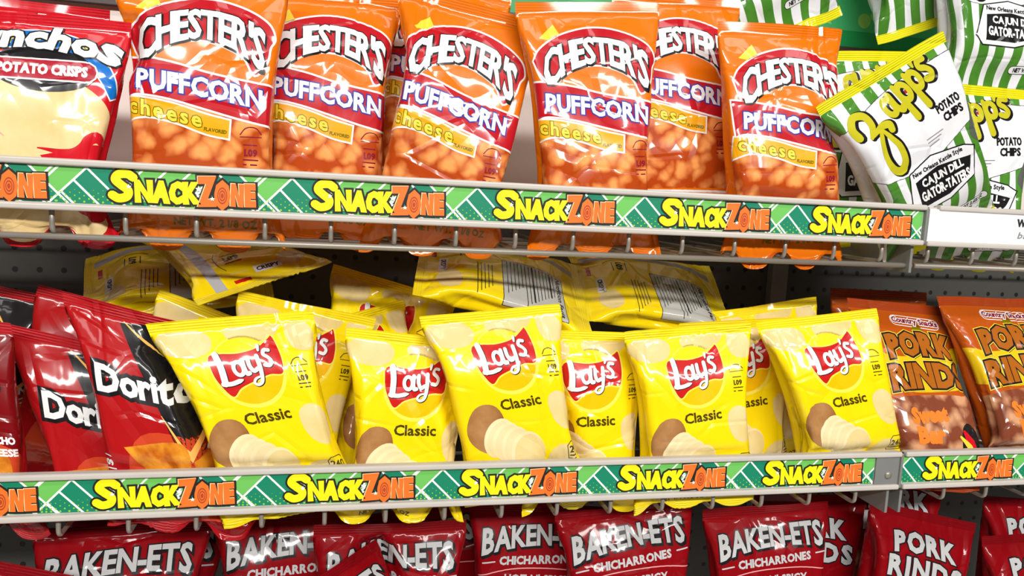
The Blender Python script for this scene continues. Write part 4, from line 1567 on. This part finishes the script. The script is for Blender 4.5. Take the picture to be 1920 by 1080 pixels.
G_Z = 'green striped kettle chip bags'
Z_ = 'kettle_chip_bag'
bag('kettle', Z_, 'striped kettle chip bag tipped forward over the rail, yellow seal on the orange bag', (1482, 210), (1806, 50), -0.02, 0.02, lean=-8, variant=1, group=G_Z, swing=-0.12, shear=0.28)
bag('kettle', Z_, 'striped kettle chip bag behind the tipped one, cut by the edge beside its name', (1655, 142), (1968, 174), 0.095, lean=2, variant=2, group=G_Z)
bag('kettle', Z_, 'striped kettle chip bag lying on top, its weight label and lower seal to the aisle', (1700, 172), (2015, 200), 0.15, lean=8, anchor='B', variant=3, group=G_Z)
bag('kettle', Z_, 'striped kettle chip bag standing on its corner under the weight label bag', (1620, 92), (1890, 10), 0.2, lean=6, anchor='B', variant=-1, group=G_Z)
bag('kettle', Z_, 'striped kettle chip bag upright behind the last orange bag, yellow lower seal', (1330, 138), (1600, 20), 0.16, lean=6, anchor='B', variant=-2, group=G_Z)
bag('kettle', Z_, 'striped kettle chip bag squeezed low between orange bag and tipped bag', (1450, 96), (1770, 96), 0.11, lean=2, variant=-3, group=G_Z)

G_L = 'yellow chip bags on the middle shelf'
L_ = 'potato_chip_bag'
bag('lays', L_, 'yellow chip bag first after the dark red tortilla bags, front row', (274, 606), (586, 582), 0.034, lean=5, variant=1, group=G_L, twist=0.1, shear=0.24)
bag('lays', L_, 'yellow chip bag peeking out behind the first one, price along its side', (462, 548), (690, 594), 0.085, 0.12, lean=6, variant=2, group=G_L)
bag('lays', L_, 'yellow chip bag second in the front row, its name cut by the bag before it', (638, 612), (932, 645), 0.055, lean=5, variant=3, group=G_L)
bag('lays', L_, 'yellow chip bag standing proud in the middle of the front row', (772, 592), (1062, 571), 0.045, lean=5, variant=4, group=G_L, swing=-0.05, shear=0.16)
bag('lays', L_, 'yellow chip bag behind the proud middle one, first letter hidden', (972, 616), (1240, 626), 0.06, lean=5, variant=-1, group=G_L)
bag('lays', L_, 'yellow chip bag fifth in the front row, beside the one cut at its letters', (1160, 622), (1414, 604), 0.036, lean=5, variant=-2, group=G_L)
bag('lays', L_, 'yellow chip bag behind the last two of the front row, one letter showing', (1262, 606), (1502, 594), 0.088, lean=5, variant=-3, group=G_L)
bag('lays', L_, 'yellow chip bag last in the front row, next to the pork rind bags', (1408, 602), (1650, 580), 0.03, lean=5, variant=-4, group=G_L, swing=-0.04, shear=0.18)
bag('lays', L_, 'yellow chip bag leaning far back in the second row, top half of its emblem showing', (612, 490), (868, 568), 0.165, lean=7, variant=-1, group=G_L)
bag('lays', L_, 'yellow chip bag tucked behind the second front one, pale top corner raised', (560, 615), (752, 562), 0.095, 0.17, lean=10, variant=1, group=G_L)
bag('lays', L_, 'yellow chip bag with a pale top behind the last front one, dark gap above', (1318, 588), (1532, 556), 0.13, lean=12, variant=2, group=G_L)
bag('lays', L_, 'yellow chip bag corner rising behind the first one, beside the dark red bags', (296, 540), (560, 640), 0.125, lean=8, variant=3, group=G_L)
G_B = 'yellow chip bags lying on the others'
bag('lays_back', L_, 'yellow chip bag lying back up on the stack, seam and lower seal to the aisle', (368, 572), (628, 492), 0.055, 0.11, lean=74, anchor='B', variant=4, group=G_B, loose=True, flat=0.7)
bag('lays_back', L_, 'yellow chip bag lying askew above the proud middle one, price turned sideways', (765, 478), (1112, 566), 0.125, lean=60, side=True, variant=-4, group=G_B, loose=True)
bag('lays_back', L_, 'yellow chip bag lying back up with a nutrition table, under the dark gap', (1062, 526), (1375, 572), 0.16, lean=58, side=True, variant=-2, group=G_B, loose=True)
bag('lays_back', L_, 'yellow chip bag far back on its side, crumpled end by the peg board', (210, 535), (455, 510), 0.215, 0.235, lean=66, side=True, variant=2, group=G_B, loose=True)

G_D = 'dark red tortilla chip bags'
D_ = 'tortilla_chip_bag'
bag('nacho', D_, 'dark red tortilla bag next to the yellow bags, black wedge and whole chip', (112, 548), (410, 622), 0.035, lean=5, variant=1, group=G_D, shear=0.46, twist=-0.1)
bag('nacho', D_, 'dark red tortilla bag, middle one of the three in front, first letters showing', (20, 608), (300, 672), 0.078, lean=5, variant=2, group=G_D, shear=0.45)
bag('nacho', D_, 'dark red tortilla bag cut by the frame edge, flavour words showing', (-306, 566), (0, 606), 0.045, lean=5, variant=3, group=G_D, shear=0.32)
bag('nacho', D_, 'dark red tortilla bag in the second row, seal by the peg board', (-130, 512), (140, 562), 0.145, lean=6, variant=-1, group=G_D)
bag('nacho', D_, 'dark red tortilla bag in the second row, seal under the crumpled yellow end', (80, 535), (345, 606), 0.13, lean=8, variant=-2, group=G_D)

G_R = 'orange pork rind bags'
R_ = 'pork_rind_bag'
bag('rinds', R_, 'orange pork rind bag touching the last yellow bag', (1585, 556), (1790, 580), 0.09, lean=24, variant=1, group=G_R, shear=0.08)
bag('rinds', R_, 'orange pork rind bag cut by the frame edge', (1738, 556), (1962, 560), 0.075, lean=24, variant=2, group=G_R, shear=0.08)
bag('rinds', R_, 'orange pork rind bag behind the other two, only its reddish top showing', (1545, 540), (1750, 548), 0.17, lean=10, variant=-1, group=G_R)

G_K = 'dark red chicharron bags on the lowest shelf'
K_ = 'chicharron_bag'
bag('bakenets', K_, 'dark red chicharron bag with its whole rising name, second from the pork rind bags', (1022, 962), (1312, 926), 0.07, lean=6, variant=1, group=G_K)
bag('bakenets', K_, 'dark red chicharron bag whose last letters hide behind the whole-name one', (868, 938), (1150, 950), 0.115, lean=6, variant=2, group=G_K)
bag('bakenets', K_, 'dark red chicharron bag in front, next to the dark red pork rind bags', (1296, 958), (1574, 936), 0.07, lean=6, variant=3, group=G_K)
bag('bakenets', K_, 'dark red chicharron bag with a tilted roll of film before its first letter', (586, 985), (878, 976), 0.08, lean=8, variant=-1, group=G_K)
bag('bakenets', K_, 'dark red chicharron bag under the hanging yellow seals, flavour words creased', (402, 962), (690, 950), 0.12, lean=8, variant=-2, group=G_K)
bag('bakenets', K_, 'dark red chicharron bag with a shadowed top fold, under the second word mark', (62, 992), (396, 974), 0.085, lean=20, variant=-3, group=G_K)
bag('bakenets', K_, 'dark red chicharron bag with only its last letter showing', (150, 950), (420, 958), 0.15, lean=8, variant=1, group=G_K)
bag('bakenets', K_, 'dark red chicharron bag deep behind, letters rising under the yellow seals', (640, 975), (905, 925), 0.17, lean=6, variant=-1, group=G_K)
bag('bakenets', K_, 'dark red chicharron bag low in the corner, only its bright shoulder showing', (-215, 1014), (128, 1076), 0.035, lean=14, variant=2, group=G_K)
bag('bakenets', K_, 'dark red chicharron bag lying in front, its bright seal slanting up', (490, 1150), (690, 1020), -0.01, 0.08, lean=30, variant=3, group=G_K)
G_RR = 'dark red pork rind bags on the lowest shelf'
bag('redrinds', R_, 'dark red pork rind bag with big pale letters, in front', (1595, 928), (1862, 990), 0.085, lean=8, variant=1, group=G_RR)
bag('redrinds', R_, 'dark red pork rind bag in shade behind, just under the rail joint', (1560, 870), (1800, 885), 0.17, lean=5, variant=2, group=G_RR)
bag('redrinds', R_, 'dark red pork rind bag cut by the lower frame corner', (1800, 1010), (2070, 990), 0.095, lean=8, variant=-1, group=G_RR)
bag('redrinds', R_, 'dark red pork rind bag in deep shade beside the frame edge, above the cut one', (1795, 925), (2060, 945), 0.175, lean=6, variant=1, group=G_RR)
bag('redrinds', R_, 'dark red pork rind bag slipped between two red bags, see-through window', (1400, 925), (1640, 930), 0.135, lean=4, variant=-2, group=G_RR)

block(XL, XB_MID + 0.4, TOPZ - 0.021, TOPZ + 0.022, 0.0065)
block(XL, XR, MIDZ - 0.021, MIDZ + 0.022, 0.0065)
block(XL, XR, TOPZ - 0.046, TOPZ - 0.021, 0.0155)
block(XL, XR, MIDZ - 0.046, MIDZ - 0.021, 0.0155)
place_bags()
